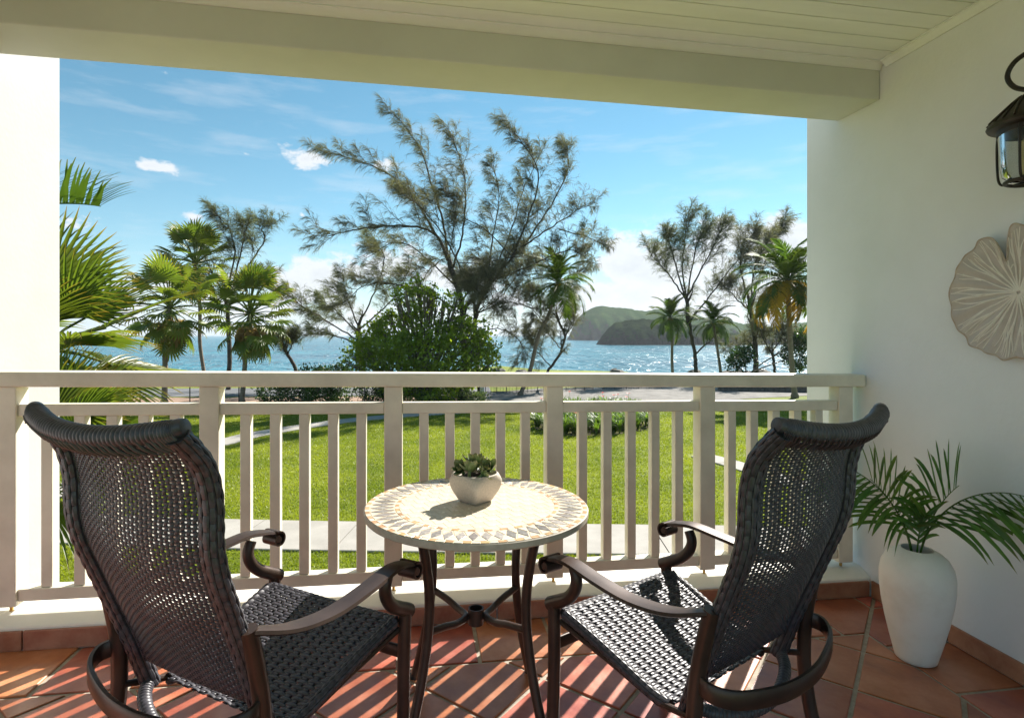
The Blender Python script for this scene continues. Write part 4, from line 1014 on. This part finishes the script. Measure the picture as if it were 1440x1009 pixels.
# casuarina behind the fan palms
b = ground(322, 548); D = depth_of(b); T = Casuarina(b, 12, wind=(-.25, 0, .15))
T.limb([b] + jl([(322, 500), (320, 440), (318, 410)], D, 0), .26, .15, 3, 2, t0=.6)
for pts, dd, ns in (([(318, 410), (330, 360), (322, 322), (306, 304)], -1, 11), ([(320, 415), (350, 372), (372, 338), (368, 322), (380, 316)], 1, 12), ([(319, 420), (296, 380), (284, 345)], 2, 9), ([(322, 430), (352, 402), (376, 390)], -2, 9), ([(320, 425), (340, 350), (346, 320)], -3, 10)): T.limb(jl(pts, D, dd), .12, .022, ns, 2.2)
T.finish('windswept casuarina rising behind the fan palms', 16, .46, .0082, 2, m='needles_green')
# low spreading casuarina between the palms and the bush
b = ground(508, 548); D = depth_of(b); T = Casuarina(b, 13, wind=(-.35, 0, .05))
T.limb([b] + jl([(507, 510), (504, 478), (505, 455)], D, 0), .22, .13, 2, 1.8, t0=.6)
for pts, dd, ns in (([(503, 478), (462, 452), (428, 432), (404, 414)], -2, 13), ([(503, 482), (470, 472), (436, 470), (414, 474)], 1, 12), ([(505, 460), (490, 424), (484, 396)], -1, 9), ([(505, 455), (530, 402), (540, 362), (524, 340)], 1, 12), ([(504, 470), (476, 440), (450, 420)], 3, 10), ([(506, 462), (552, 420), (575, 380)], -2, 10)): T.limb(jl(pts, D, dd), .10, .02, ns, 2.0)
T.finish('low spreading casuarina with boughs reaching towards the fan palms', 16, .44, .0082, 3, m='needles_green')
# leaning stub
b = ground(430, 549); D = depth_of(b); T = Casuarina(b, 14, wind=(-.2, 0, .2))
T.limb([b] + jl([(418, 524), (403, 494), (392, 474)], D, 0), .26, .10, 7, 1.5, t0=.55); T.limb(jl([(405, 498), (412, 482), (414, 470)], D, -.6), .08, .02, 6, 1.2)
T.finish('leaning dark casuarina trunk with a sparse tuft beside the clipped hedge', 16, .40, .0082, 4, m='needles_green', bark='bark_dark')
# crooked small casuarinas by the coconut palm
b = ground(766, 547); D = depth_of(b); T = Casuarina(b, 15, wind=(-.1, 0, -.1))
T.limb([b] + jl([(770, 523), (786, 500), (794, 474), (784, 446)], D, 0), .17, .09, 4, 1.8, t0=.4)
for pts, dd, ns in (([(790, 480), (806, 455), (808, 432)], 1, 9), ([(784, 446), (764, 424), (752, 410)], -1, 9), ([(786, 450), (800, 420), (806, 392), (826, 374)], 1, 11), ([(775, 515), (752, 490), (742, 470)], -1.5, 9), ([(788, 490), (772, 470), (764, 460)], 2, 9)): T.limb(jl(pts, D, dd), .07, .02, ns, 1.9)
T.finish('small crooked casuarina with drooping grey green foliage beside a lone coconut palm', 16, .46, .0082, 5)
# right-hand casuarinas
b = ground(979, 526); D = depth_of(b); T = Casuarina(b, 16, wind=(.18, 0, .25), scale=1.3)
T.limb([b] + jl([(978, 512), (977, 497), (970, 462), (966, 424)], D, 0), .32, .18, 3, 2.6, t0=.7)
for pts, dd, ns in (([(966, 424), (945, 392), (928, 372), (914, 356)], -2, 12), ([(966, 424), (960, 372), (964, 330), (968, 302)], 1, 13), ([(968, 414), (990, 372), (1008, 336), (1016, 318)], 2, 13), ([(974, 444), (1002, 412), (1030, 374), (1056, 346)], -1, 13), ([(966, 430), (944, 350), (936, 336)], -3, 11), ([(966, 420), (978, 350), (990, 320)], 3, 12), ([(977, 498), (1000, 478), (1006, 472)], 0, 4)): T.limb(jl(pts, D, dd), .15, .03, ns, 3.0)
T.finish('wispy casuarina standing between two small coconut palms on the shore', 16, .62, .0115, 6, m='needles_green', bark='bark_dark')
b = ground(1063, 527); D = depth_of(b); T = Casuarina(b, 17, wind=(.1, 0, .2), scale=1.3)
T.limb([b] + jl([(1063, 510), (1061, 470), (1054, 424)], D, 0), .45, .22, 4, 2.6, t0=.5)
for pts, dd, ns in (([(1054, 424), (1042, 380), (1046, 346), (1062, 326)], -1, 13), ([(1056, 420), (1074, 372), (1090, 330), (1100, 318)], 2, 13), ([(1058, 440), (1036, 420), (1022, 404)], 1, 10), ([(1056, 430), (1060, 380), (1078, 340)], -3, 12), ([(1060, 450), (1090, 420), (1110, 400)], 0, 10), ([(1062, 500), (1048, 488), (1040, 492)], 0, 7)): T.limb(jl(pts, D, dd), .15, .03, ns, 2.8)
T.finish('dark casuarina with thick trunk behind the golden coconut palm', 16, .6, .0115, 7, bark='bark_dark')
b = ground(1090, 528); D = depth_of(b); T = Casuarina(b, 18, wind=(0, 0, .1), scale=1.2)
T.limb([b] + jl([(1088, 508), (1086, 494)], D, 0), .20, .14, 2, 1.5, t0=.7)
for pts, dd, ns in (([(1086, 496), (1074, 478), (1068, 462)], -1, 9), ([(1086, 496), (1098, 476), (1102, 460)], 1, 9), ([(1087, 500), (1110, 486), (1124, 478)], 0, 8)): T.limb(jl(pts, D, dd), .10, .025, ns, 2.0)
T.finish('low forked casuarina beside the stone shore wall', 16, .5, .0115, 8, bark='bark_dark')

# ---- palms
def pinnate(L, nl, leaf, seed, arch=.55, vee=.35, droop=.6, w=.036, gap=0.0):
    r = np.random.default_rng(seed); ts = np.linspace(0, 1, 22)
    rach = np.stack([L * (ts - .16 * ts ** 3), 0 * ts, L * (arch * .42 * ts - arch * .80 * ts ** 2.2)], -1)
    mb = MB().tube([tuple(p) for p in rach], [.020 * L / 3 * (1.6 - 1.4 * t) for t in ts], 5, caps=False); tip = [0.0] * len(mb.v); V = list(mb.v); F = list(mb.f)
    for i in range(nl):
        for s in (-1, 1):
            t = .14 + .86 * (i + r.uniform(0, .6)) / nl
            if r.random() < gap: continue
            c = np.array([np.interp(t, ts, rach[:, k]) for k in range(3)]); c2 = np.array([np.interp(min(t + .02, 1.0), ts, rach[:, k]) for k in range(3)]); c1 = np.array([np.interp(max(t - .02, 0), ts, rach[:, k]) for k in range(3)]); tg = (c2 - c1); tg /= np.linalg.norm(tg)
            ll = leaf * (math.sin(math.pi * (.16 + .70 * t)) ** .8) * r.uniform(.85, 1.1); phi = R_(66 - 38 * t) + r.normal(0, .06)
            d = np.array([0, s, 0]) * math.sin(phi) + tg * math.cos(phi) + np.array([0, 0, vee]); d /= np.linalg.norm(d); q = c.copy(); b = len(V); m = 4
            for j in range(m + 1):
                u = j / m; ww = w * (1.0 - .85 * u ** 1.5) * (.5 if j == 0 else 1); sd = np.cross(d, [0, 0, 1.0]); sd /= np.linalg.norm(sd) + 1e-9
                V += [tuple(q - sd * ww), tuple(q + sd * ww)]; tip += [u, u]; d = d + np.array([0, 0, -droop * (.25 + .35 * u) * r.uniform(.5, 1.4)]); d /= np.linalg.norm(d); q = q + d * ll / m
            F += [(b + 2 * j, b + 2 * j + 1, b + 2 * j + 3, b + 2 * j + 2) for j in range(m)]
    mb.v, mb.f, mb.t = V, F, tip; return mb
def fan(Rf, seed, pet=.8, nseg=26, spread=150, droop=.5, cut=.52, pleat=.35, ragged=.12):
    r = np.random.default_rng(seed); mb = MB().tube([(0, 0, 0), (pet * .5, 0, pet * .05), (pet, 0, 0)], [.022, .017, .014], 6, caps=False); V = list(mb.v); F = list(mb.f); tip = [0.0] * len(V)
    dth = 2 * R_(spread) / nseg
    for i in range(nseg):
        th = -R_(spread) + dth * (i + .5); rad = Rf * (1 - .22 * abs(th) / R_(spread)) * (1 - ragged * r.random()); b = len(V); m = 6; z = 0.0; q = np.array([pet, 0, 0.0]); d = np.array([math.cos(th), math.sin(th), .10 + .05 * math.cos(th)]); d /= np.linalg.norm(d)
        sd0 = np.array([-math.sin(th), math.cos(th), 0]); rr = 0.0
        for j in range(m + 1):
            u = j / m
            hw = rr * math.tan(dth / 2) if u <= cut else Rf * cut * math.tan(dth / 2) * max(.03, (1 - (u - cut) / (1 - cut)) ** .75)
            up = np.cross(d, sd0)
            V += [tuple(q - sd0 * hw + up * hw * pleat), tuple(q - up * hw * pleat), tuple(q + sd0 * hw + up * hw * pleat)]; tip += [u, u, u]
            if u >= cut * .8: d = d + np.array([0, 0, -droop * r.uniform(.35, 1.2) * (u ** 1.5)]); d /= np.linalg.norm(d)
            q = q + d * rad / m; rr += rad / m
        F += [(b + 3 * j + a, b + 3 * j + a + 1, b + 3 * j + a + 4, b + 3 * j + a + 3) for j in range(m) for a in (0, 1)]
    mb.v, mb.f, mb.t = V, F, tip; return mb
def palm_trunk(root, pts, r0, r1, m='palm_bark'):
    P = spline(rel(pts, root.location), 10); n = len(P); rad = [(r0 + (r1 - r0) * i / (n - 1)) * (1.35 if i < 2 else 1) * (1 + .05 * math.sin(i * 2.6)) for i in range(n)]
    MB().tube(P, rad, 12).build('trunk', m, root, angle=None); return P[-1]
FANS = [fan(.80, s, pet=.95, droop=dr, spread=110, nseg=22, ragged=.25).mesh('fan_frond', 'fan_leaf') for s, dr in ((1, .45), (2, .75), (3, 1.1), (6, .6))]
FANDRY = [fan(.85, s, pet=.6, droop=1.1, nseg=18, ragged=.35).mesh('dry_frond', 'fan_dry') for s in (4, 5)]
COCO = [pinnate(3.0, 44, .85, s, arch=a, droop=dr).mesh('coco_frond', 'coco_leaf') for s, a, dr in ((1, .35, .45), (2, .6, .6), (3, .8, .8))]
COCOG = [pinnate(3.0, 40, .85, s, arch=a, droop=.9, gap=.1).mesh('gold_frond', 'coco_gold') for s, a in ((4, .8), (5, 1.0))]
def crown(root, top, meshes, n, size, el0, el1, rnd, name='frond', az0=0, azr=2 * math.pi, wind=0.0, jitter=8):
    for i in range(n):
        az = az0 + azr * ((i * .618034) % 1.0) + rnd.uniform(-.12, .12); f = i / max(1, n - 1); el = R_(el1 + (el0 - el1) * f + rnd.uniform(-jitter, jitter))
        me = rnd.choice(meshes); o = link(name, me, root, top + Vector((math.cos(az), math.sin(az), 0)) * .05 * size - Vector((0, 0, .14 * size * f)), Euler((rnd.uniform(-.35, .35) + wind * math.sin(az), -el, az)), size * rnd.uniform(.85, 1.1))
def fan_palm(pts, size, seed, label, r0=.17):
    rnd = random.Random(seed); b = pts[0]; o = tree_root('fan_palm', b, label, 'palm', 'fan palms at the edge of the lawn'); top = palm_trunk(o, pts, r0, r0 * .8)
    crown(o, top, FANS, 38, size, -34, 84, rnd, jitter=14); crown(o, top - Vector((0, 0, .18 * size)), FANS[1:], 12, size * .9, -82, -38, rnd, jitter=12)
    crown(o, top - Vector((0, 0, .25 * size)), FANDRY, 9, size * .85, -85, -62, rnd, name='dry_frond'); return o
b = ground(231, 568); D = depth_of(b); fan_palm([b] + jl([(232, 530), (233, 480), (239, 428)], D, 0), 1.95, 1, 'fan palm with straight trunk growing nearest the big fronds by the column')
b = ground(290, 549); D = depth_of(b); fan_palm([b] + jl([(287, 525), (281, 480), (281, 430), (274, 366)], D, 0), 2.05, 2, 'taller fan palm with slender leaning trunk in front of the casuarina', .15)
b = ground(340, 567); D = depth_of(b); fan_palm([b] + jl([(343, 530), (346, 495), (352, 436)], D, 0), 1.95, 3, 'fan palm with brown hanging skirt standing next to the clipped hedge', .16)
def coco_palm(pts, size, seed, label, n=20, gold=0, r0=.16, el=(-48, 80), name_group='coconut palms by the sea'):
    rnd = random.Random(seed); b = pts[0]; o = tree_root('coconut_palm', b, label, 'palm', name_group); top = palm_trunk(o, pts, r0, r0 * .72)
    crown(o, top, COCO, n, size, el[0], el[1], rnd)
    if gold: crown(o, top - Vector((0, 0, .1)), COCOG, gold, size * .95, -45, -12, rnd, name='golden_frond')
    for i in range(5):
        a = i * 1.3; MB().lathe([(.001, -.13), (.07, -.09), (.105, 0), (.08, .09), (.001, .13)], 10, cap=False).build('coconut', 'coco_gold', o, loc=top + Vector((math.cos(a) * .2, math.sin(a) * .2, -.22 - .08 * (i % 2))))
    return o
b = ground(731, 556); D = depth_of(b); coco_palm([b] + jl([(745, 522), (757, 474), (774, 436), (785, 396)], D, 0), .95, 4, 'dark coconut palm with curved trunk in front of the tall casuarina', n=32)
b = ground(946, 527); D = depth_of(b); coco_palm([b] + jl([(945, 505), (945, 480), (943, 446)], D, 0), 1.0, 5, 'small coconut palm with upright trunk in front of the headland', n=28)
b = ground(1014, 528); D = depth_of(b); coco_palm([b] + jl([(1011, 505), (1007, 480), (1003, 452)], D, 0), .92, 6, 'small coconut palm with slightly leaning trunk before the dark casuarina', n=26)
b = ground(1118, 559); D = depth_of(b); coco_palm([b] + jl([(1114, 520), (1110, 455), (1108, 392)], D, 0), 1.28, 7, 'large coconut palm with golden lower fronds against the white wall end', n=34, gold=10, r0=.19)
# near palms beside the balcony
rnd = random.Random(21)
BIGF = [fan(1.0, s, pet=.55, spread=105, nseg=34, droop=dr, cut=.42, pleat=.5).mesh('fan_frond', 'fan_leaf') for s, dr in ((11, .18), (12, .35), (13, .6))]
b = ground(40, 800); b = Vector((at(50, 471, 9.0).x, at(50, 471, 9.0).y, GZ)); o = tree_root('fan_palm', b, 'big fan palm with yellow tipped fronds growing right beside the left column', 'palm', 'palms close to the balcony')
top = palm_trunk(o, [b, b + Vector((.05, 0, 1.6)), b + Vector((.0, .05, 3.0)), at(58, 478, 9.0)], .15, .12)
crown(o, top, BIGF, 26, 1.42, -50, 86, rnd); crown(o, top - Vector((0, 0, .2)), BIGF[1:], 10, 1.3, -80, -30, rnd)
b = Vector((at(60, 471, 7.6).x, at(60, 471, 7.6).y, GZ)); o = tree_root('fan_palm', b, 'young fan palm below the railing, under the big yellow tipped one', 'palm', 'palms close to the balcony')
top = palm_trunk(o, [b, b + Vector((0, .02, 1.0)), b + Vector((.03, .03, 1.9)), at(66, 640, 7.6)], .11, .09)
crown(o, top, BIGF, 26, 1.05, -40, 84, rnd)
b = Vector((at(-190, 471, 7.5).x, at(-190, 471, 7.5).y, GZ)); o = tree_root('coconut_palm', b, 'coconut palm mostly hidden by the left column, one frond reaching past it', 'palm', 'palms close to the balcony')
top = palm_trunk(o, [b, b + Vector((.1, 0, 2.5)), b + Vector((.15, .05, 4.5)), at(-170, 330, 7.5)], .16, .12)
crown(o, top, COCO, 12, .9, -30, 75, rnd, az0=R_(70), azr=R_(250))
a_ = at(85, 287, 7.5) - at(-170, 330, 7.5); t_ = Vector((a_.x, a_.y, 0)).normalized()
link('frond', pinnate(3.0, 50, .80, 31, arch=.16, vee=.9, droop=.25, w=.024).mesh('coco_frond', 'coco_leaf'), o, top, Euler((.1, -R_(11.5), math.atan2(t_.y, t_.x))), 1.16)

# ---- broad-leaved bush tree in front of the casuarina
def bush(base, lobes, nleaf, size, m, label, name, cat, seed, stems=True, shell=.55, group=None, bark='bark', upb=.4):
    """lobes: (centre, radii) in metres relative to base; leaves gather in clumps near each lobe's surface"""
    r = np.random.default_rng(seed); o = tree_root(name, base, label, cat, group); C = []; O = []
    vol = np.array([rx * ry + rx * rz for _, (rx, ry, rz) in lobes]); vol /= vol.sum()
    for (c, rad), f in zip(lobes, vol):
        n = int(nleaf * f); ncl = max(6, n // 26); d = r.normal(size=(ncl, 3)); d /= np.linalg.norm(d, axis=1, keepdims=True); q = (shell + (1 - shell) * r.random((ncl, 1)) ** .6) * r.uniform(.82, 1.14, (ncl, 1)); cl = d * q * np.array(rad) + np.array(c)
        k = r.integers(0, ncl, n); sp_ = min(rad) * .13 + size * .5; C.append(cl[k] + r.normal(size=(n, 3)) * sp_ * np.array([1, 1, .8])); O.append(d[k] * .9)
    C = np.concatenate(C); O = np.concatenate(O); ok = C[:, 2] > .02; C, O = C[ok], O[ok]
    if stems:
        wood = MB(); rr = random.Random(seed)
        for (c, rad) in lobes:
            c = Vector(c); wood.tube(spline([(rr.uniform(-.15, .15), rr.uniform(-.15, .15), 0), (c.x * .3, c.y * .3, c.z * .4), (c.x * .8, c.y * .8, c.z * .85), (c.x, c.y, c.z + rad[2] * .4)], 4), [.09 - .07 * i / 12 for i in range(13)], 6, caps=False)
            for i in range(7):
                d = Vector((rr.gauss(0, 1), rr.gauss(0, 1), rr.uniform(.1, 1.2))).normalized(); wood.tube([c * .8, c * .85 + Vector((d.x * rad[0], d.y * rad[1], d.z * rad[2])) * .45, c + Vector((d.x * rad[0], d.y * rad[1], d.z * rad[2])) * .85], [.035, .022, .01], 5, caps=False)
        wood.build('trunk', bark, o, angle=None)
    link('crown' if cat == 'tree' else 'foliage', leaves_mesh('foliage', C, size, m, upb, .75 if m == 'sea_grape' else .6, seed, O), o); return o
b = ground(598, 566); D = depth_of(b); s_ = D / FPX
def lobe(u, v, ru, rv, b, D, dd=0, rd=None): p = at(u, v, D + dd) - b; s = D / FPX; return (tuple(p), (ru * s, (rd if rd else ru) * s, rv * s))
rs = random.Random(8); sprigs = []
hull = [(488, 512), (506, 488), (524, 462), (548, 440), (566, 414), (590, 388), (612, 404), (640, 424), (664, 452), (686, 484), (696, 514)]
for i in range(30):
    f = (i + rs.random()) / 30 * (len(hull) - 1); k = min(int(f), len(hull) - 2); t = f - k; hu, hv = (hull[k][0] * (1 - t) + hull[k + 1][0] * t, hull[k][1] * (1 - t) + hull[k + 1][1] * t); q = rs.uniform(.80, 1.06)
    sprigs.append(lobe(594 + (hu - 594) * q, 505 + (hv - 505) * q, rs.uniform(3.5, 8), rs.uniform(7, 16), b, D, rs.uniform(-1.5, 1)))
bush(b, sprigs + [lobe(593, 466, 40, 44, b, D), lobe(540, 492, 46, 34, b, D, -.6), lobe(648, 486, 44, 34, b, D, -.4), lobe(596, 500, 70, 40, b, D, -1.0), lobe(592, 428, 17, 24, b, D), lobe(560, 458, 22, 24, b, D, .6), lobe(634, 462, 20, 22, b, D, .6), lobe(520, 512, 26, 18, b, D, -.8), lobe(670, 508, 24, 22, b, D, -.8), lobe(600, 540, 66, 26, b, D, -.6), lobe(506, 496, 18, 16, b, D, -.4), lobe(524, 470, 20, 18, b, D), lobe(684, 490, 18, 20, b, D), lobe(664, 462, 20, 18, b, D), lobe(588, 406, 9, 15, b, D), lobe(616, 414, 9, 13, b, D, .4), lobe(568, 416, 13, 16, b, D, -.3), lobe(640, 424, 12, 14, b, D)], 17500, .22, 'sea_grape', 'bushy bright green broad leaved tree in front of the tall casuarina', 'sea_grape_tree', 'tree', 21, shell=.5)
b = ground(428, 567); D = depth_of(b); bush(b, [lobe(385, 552, 24, 16, b, D), lobe(418, 549, 30, 20, b, D), lobe(455, 546, 30, 24, b, D), lobe(478, 549, 22, 20, b, D), lobe(440, 530, 22, 14, b, D, 1), lobe(470, 526, 26, 12, b, D, 1)], 9000, .17, 'hedge_leaf', 'dark clipped hedge at the edge of the lawn by the road', 'hedge', 'hedge', 22, shell=.7)
b = ground(545, 566); D = depth_of(b); bush(b, [lobe(528, 552, 20, 15, b, D), lobe(556, 550, 22, 17, b, D)], 3600, .15, 'hedge_leaf', 'small dark shrub under the bushy green tree', 'shrub', 'shrub', 23, shell=.6, group='shrubs beyond the lawn')
b = ground(640, 566); D = depth_of(b); bush(b, [lobe(606, 556, 18, 11, b, D), lobe(634, 556, 22, 12, b, D), lobe(664, 558, 18, 9, b, D)], 4200, .15, 'silver_leaf', 'low silvery green shrub at the end of the gravel drive', 'shrub', 'shrub', 24, shell=.6, group='shrubs beyond the lawn')
b = ground(1050, 529); D = depth_of(b); bush(b, [lobe(1046, 500, 14, 12, b, D), lobe(1032, 510, 10, 9, b, D), lobe(1120, 500, 16, 18, b, D), lobe(1128, 480, 12, 16, b, D)], 3000, .3, 'hedge_leaf', 'dark scrub growing round the trunks by the shore wall', 'shrub', 'shrub', 25, shell=.5, group='shrubs beyond the lawn')

# ---- flower bed of lilies
def blades(name, centers, nper, h, w, m, parent, seed, arch=.6):
    r = np.random.default_rng(seed); C = np.repeat(np.array(centers), nper, 0); n = len(C); az = r.uniform(0, 2 * np.pi, n); hh = h * r.uniform(.55, 1.15, n); out = hh * r.uniform(.2, arch, n); rows = []; m_ = 5
    sd = np.stack([-np.sin(az), np.cos(az), 0 * az], -1); dr = np.stack([np.cos(az), np.sin(az), 0 * az], -1); ww = w * r.uniform(.7, 1.3, n)
    for j in range(m_):
        t = j / (m_ - 1); z = hh * (1.25 * t - .45 * t * t * (1 + out / hh)); P = C + dr * (out * t ** 1.6)[:, None] + np.stack([0 * z, 0 * z, z], -1); q = (ww * (1 - t ** 2) + .001)[:, None]; rows += [P - sd * q, P + sd * q]
    V = np.stack(rows, 1).reshape(-1, 3); b = np.arange(n)[:, None] * (2 * m_)
    F = np.concatenate([b + np.array([[2 * j, 2 * j + 1, 2 * j + 3, 2 * j + 2]]) for j in range(m_ - 1)]); return link(name, np_mesh(name, V, F, m), parent)
poly = [ground(752, 603), ground(800, 613), ground(860, 612), ground(916, 603), ground(918, 586), ground(880, 576), ground(790, 575), ground(750, 584)]
cx = sum((p for p in poly), Vector()) / len(poly)
bed = tree_root('flower_bed', cx, 'bed of arching lily leaves with red blooms between lawn and gravel', 'flower bed')
pp = [(p.x, p.y) for p in poly]; pts = []; rr = random.Random(4)
def inside(x, y):
    c = False
    for i in range(len(pp)):
        (x1, y1), (x2, y2) = pp[i], pp[i - 1]
        if (y1 > y) != (y2 > y) and x < (x2 - x1) * (y - y1) / (y2 - y1) + x1: c = not c
    return c
while len(pts) < 300:
    x, y = rr.uniform(min(p[0] for p in pp), max(p[0] for p in pp)), rr.uniform(min(p[1] for p in pp), max(p[1] for p in pp))
    if inside(x, y): pts.append((x - cx.x, y - cx.y, .0))
sb = MB().add([(p.x - cx.x, p.y - cx.y, .016) for p in poly], [tuple(range(len(poly)))]).build('soil', 'soil', bed, smooth=False)
o = blades('foliage', pts, 30, 1.15, .024, 'lily_leaf', bed, 8, arch=.75); o['kind'] = 'stuff'
for i in range(22):
    x, y, _ = pts[i * 7 % 300]; far = y > 1.5 or i % 3 == 0
    if not far: continue
    z = rr.uniform(.85, 1.2); fl = MB()
    for k in range(6):
        a = k * math.pi / 3 + rr.random(); e = Vector((math.cos(a), math.sin(a), .35)); s = Vector((-math.sin(a), math.cos(a), 0)); c = Vector((0, 0, 0))
        fl.add([c, c + e * .07 + s * .035, c + e * .15, c + e * .07 - s * .035], [(0, 1, 2, 3)])
    bl = fl.build('bloom', 'petal', bed, loc=(x, y, z), smooth=False); MB().tube([(0, 0, -z), (0, 0, 0)], .007, 4).build('stem', 'lily_leaf', bl)

# ---- boundary things
rndp = random.Random(2)
for u in (150, 197, 267, 336, 513):
    p = ground(u, 569); o = MB().tube([(0, 0, 0), (0, 0, 1.15)], .035, 8).tube([(0, 0, 1.15), (0, 0, 1.19)], [.045, .02], 8).build('fence_post', 'black_metal', loc=p); tag(o, 'thin black fence post standing between the lawn and the road', 'fence post', 'black fence posts along the road')
def iron_fence(a, b, h, n, label):
    A, B = Vector(a), Vector(b); o = tree_root('iron_fence', A, label, 'fence', 'dark fences behind the gravel drive'); d = B - A
    for z in (.12, h - .08): MB().tube([Vector((0, 0, z)), d + Vector((0, 0, z))], .022, 6).build('rail', 'black_metal', o)
    for i in range(n + 1):
        p = d * (i / n); thick = i % 7 == 0; MB().tube([p, p + Vector((0, 0, h + (.06 if thick else 0)))], .035 if thick else .013, 6).build('post' if thick else 'picket', 'black_metal', o)
iron_fence(ground(683, 553), ground(770, 551.5), 1.0, 42, 'dark iron picket fence beside the white gate pillar')
iron_fence(ground(796, 549.5), ground(834, 548), .8, 21, 'short dark iron fence at the far side of the gravel')
iron_fence(ground(848, 547.5), ground(930, 546), .65, 35, 'low dark iron fence where palm shadows cross the gravel')
p = ground(678, 556); o = MB().box(-.16, .16, -.16, .16, 0, 1.25).box(-.20, .20, -.20, .20, 1.251, 1.33).build('gate_pillar', 'post_white', loc=p, smooth=False, bevel=.02); tag(o, 'short white gate pillar at the end of the picket fence', 'pillar')
def stone_wall(a, b, h, label):
    A, B = Vector(a), Vector(b); d = B - A; L = d.length; ux = d.normalized(); o = tree_root('stone_wall', A, label, 'wall', 'low stone walls by the shore'); rr = random.Random(9); ang = math.atan2(ux.y, ux.x)
    MB().box(0, L, -.16, .16, 0, h * .9).build('core', 'wall_stone', o, smooth=False, rot=Euler((0, 0, ang)))
    row = 0; z = 0
    while z < h:
        hz = rr.uniform(.20, .30); x = -rr.uniform(0, .3)
        while x < L:
            w = rr.uniform(.35, .75); mb = MB(); mb.box(-w / 2 + .012, w / 2 - .012, -.22 - rr.uniform(0, .05), .22, .01, hz - .01); mb.v = [(X + rr.uniform(-.03, .03), Y + rr.uniform(-.02, .02), Z + rr.uniform(-.02, .02)) for X, Y, Z in mb.v]
            q = ux * (x + w / 2); mb.build('stone', 'wall_stone', o, smooth=False, loc=(q.x, q.y, z), rot=Euler((0, 0, ang)), bevel=.03); x += w
        z += hz
stone_wall(ground(1012, 549), ground(1190, 552), .62, 'low dark stone wall between gravel and shore')
# rocks on the water's edge
rr = random.Random(6)
for i in range(14):
    u = rr.uniform(840, 1130) if i < 11 else rr.uniform(620, 840); d = rr.uniform(60, 68); p = at(u, 471, d); p.z = GZ; s = rr.uniform(.35, .9)
    vs = []; r_ = random.Random(i)
    mb = MB().lathe([(.001, -.3), (.7, -.25), (1.0, .1), (.75, .45), (.3, .6), (.001, .62)], 9, cap=False); ph = [r_.uniform(.7, 1.25) for _ in range(9)]
    mb.v = [(x * s * ph[k % 9] * 1.3, y * s * ph[(k + 3) % 9], z * s * .75 * ph[(k * 2) % 9]) for k, (x, y, z) in enumerate(mb.v)]
    o = mb.build('rock', 'rock', loc=p, smooth=False); tag(o, 'dark boulder on the grassy edge of the shore', 'rock', 'boulders along the shore')

# ------------------------------------------------------------------ air over the bay
def haze(density):
    m = bpy.data.materials.new('haze'); m.use_nodes = True; N = m.node_tree.nodes; L = m.node_tree.links; N.remove(N['Principled BSDF'])
    v = N.new('ShaderNodeVolumePrincipled'); v.inputs['Color'].default_value = (.86, .93, 1.0, 1); v.inputs['Density'].default_value = density; v.inputs['Anisotropy'].default_value = .2
    L.new(v.outputs[0], N['Material Output'].inputs['Volume']); MATS['haze'] = m
    o = MB().box(-9500, 9500, -60, 9500, SEAZ - 2, 75).build('haze', 'haze', smooth=False); tag(o, 'thin sea haze over the bay', kind='stuff')
haze(.00014)
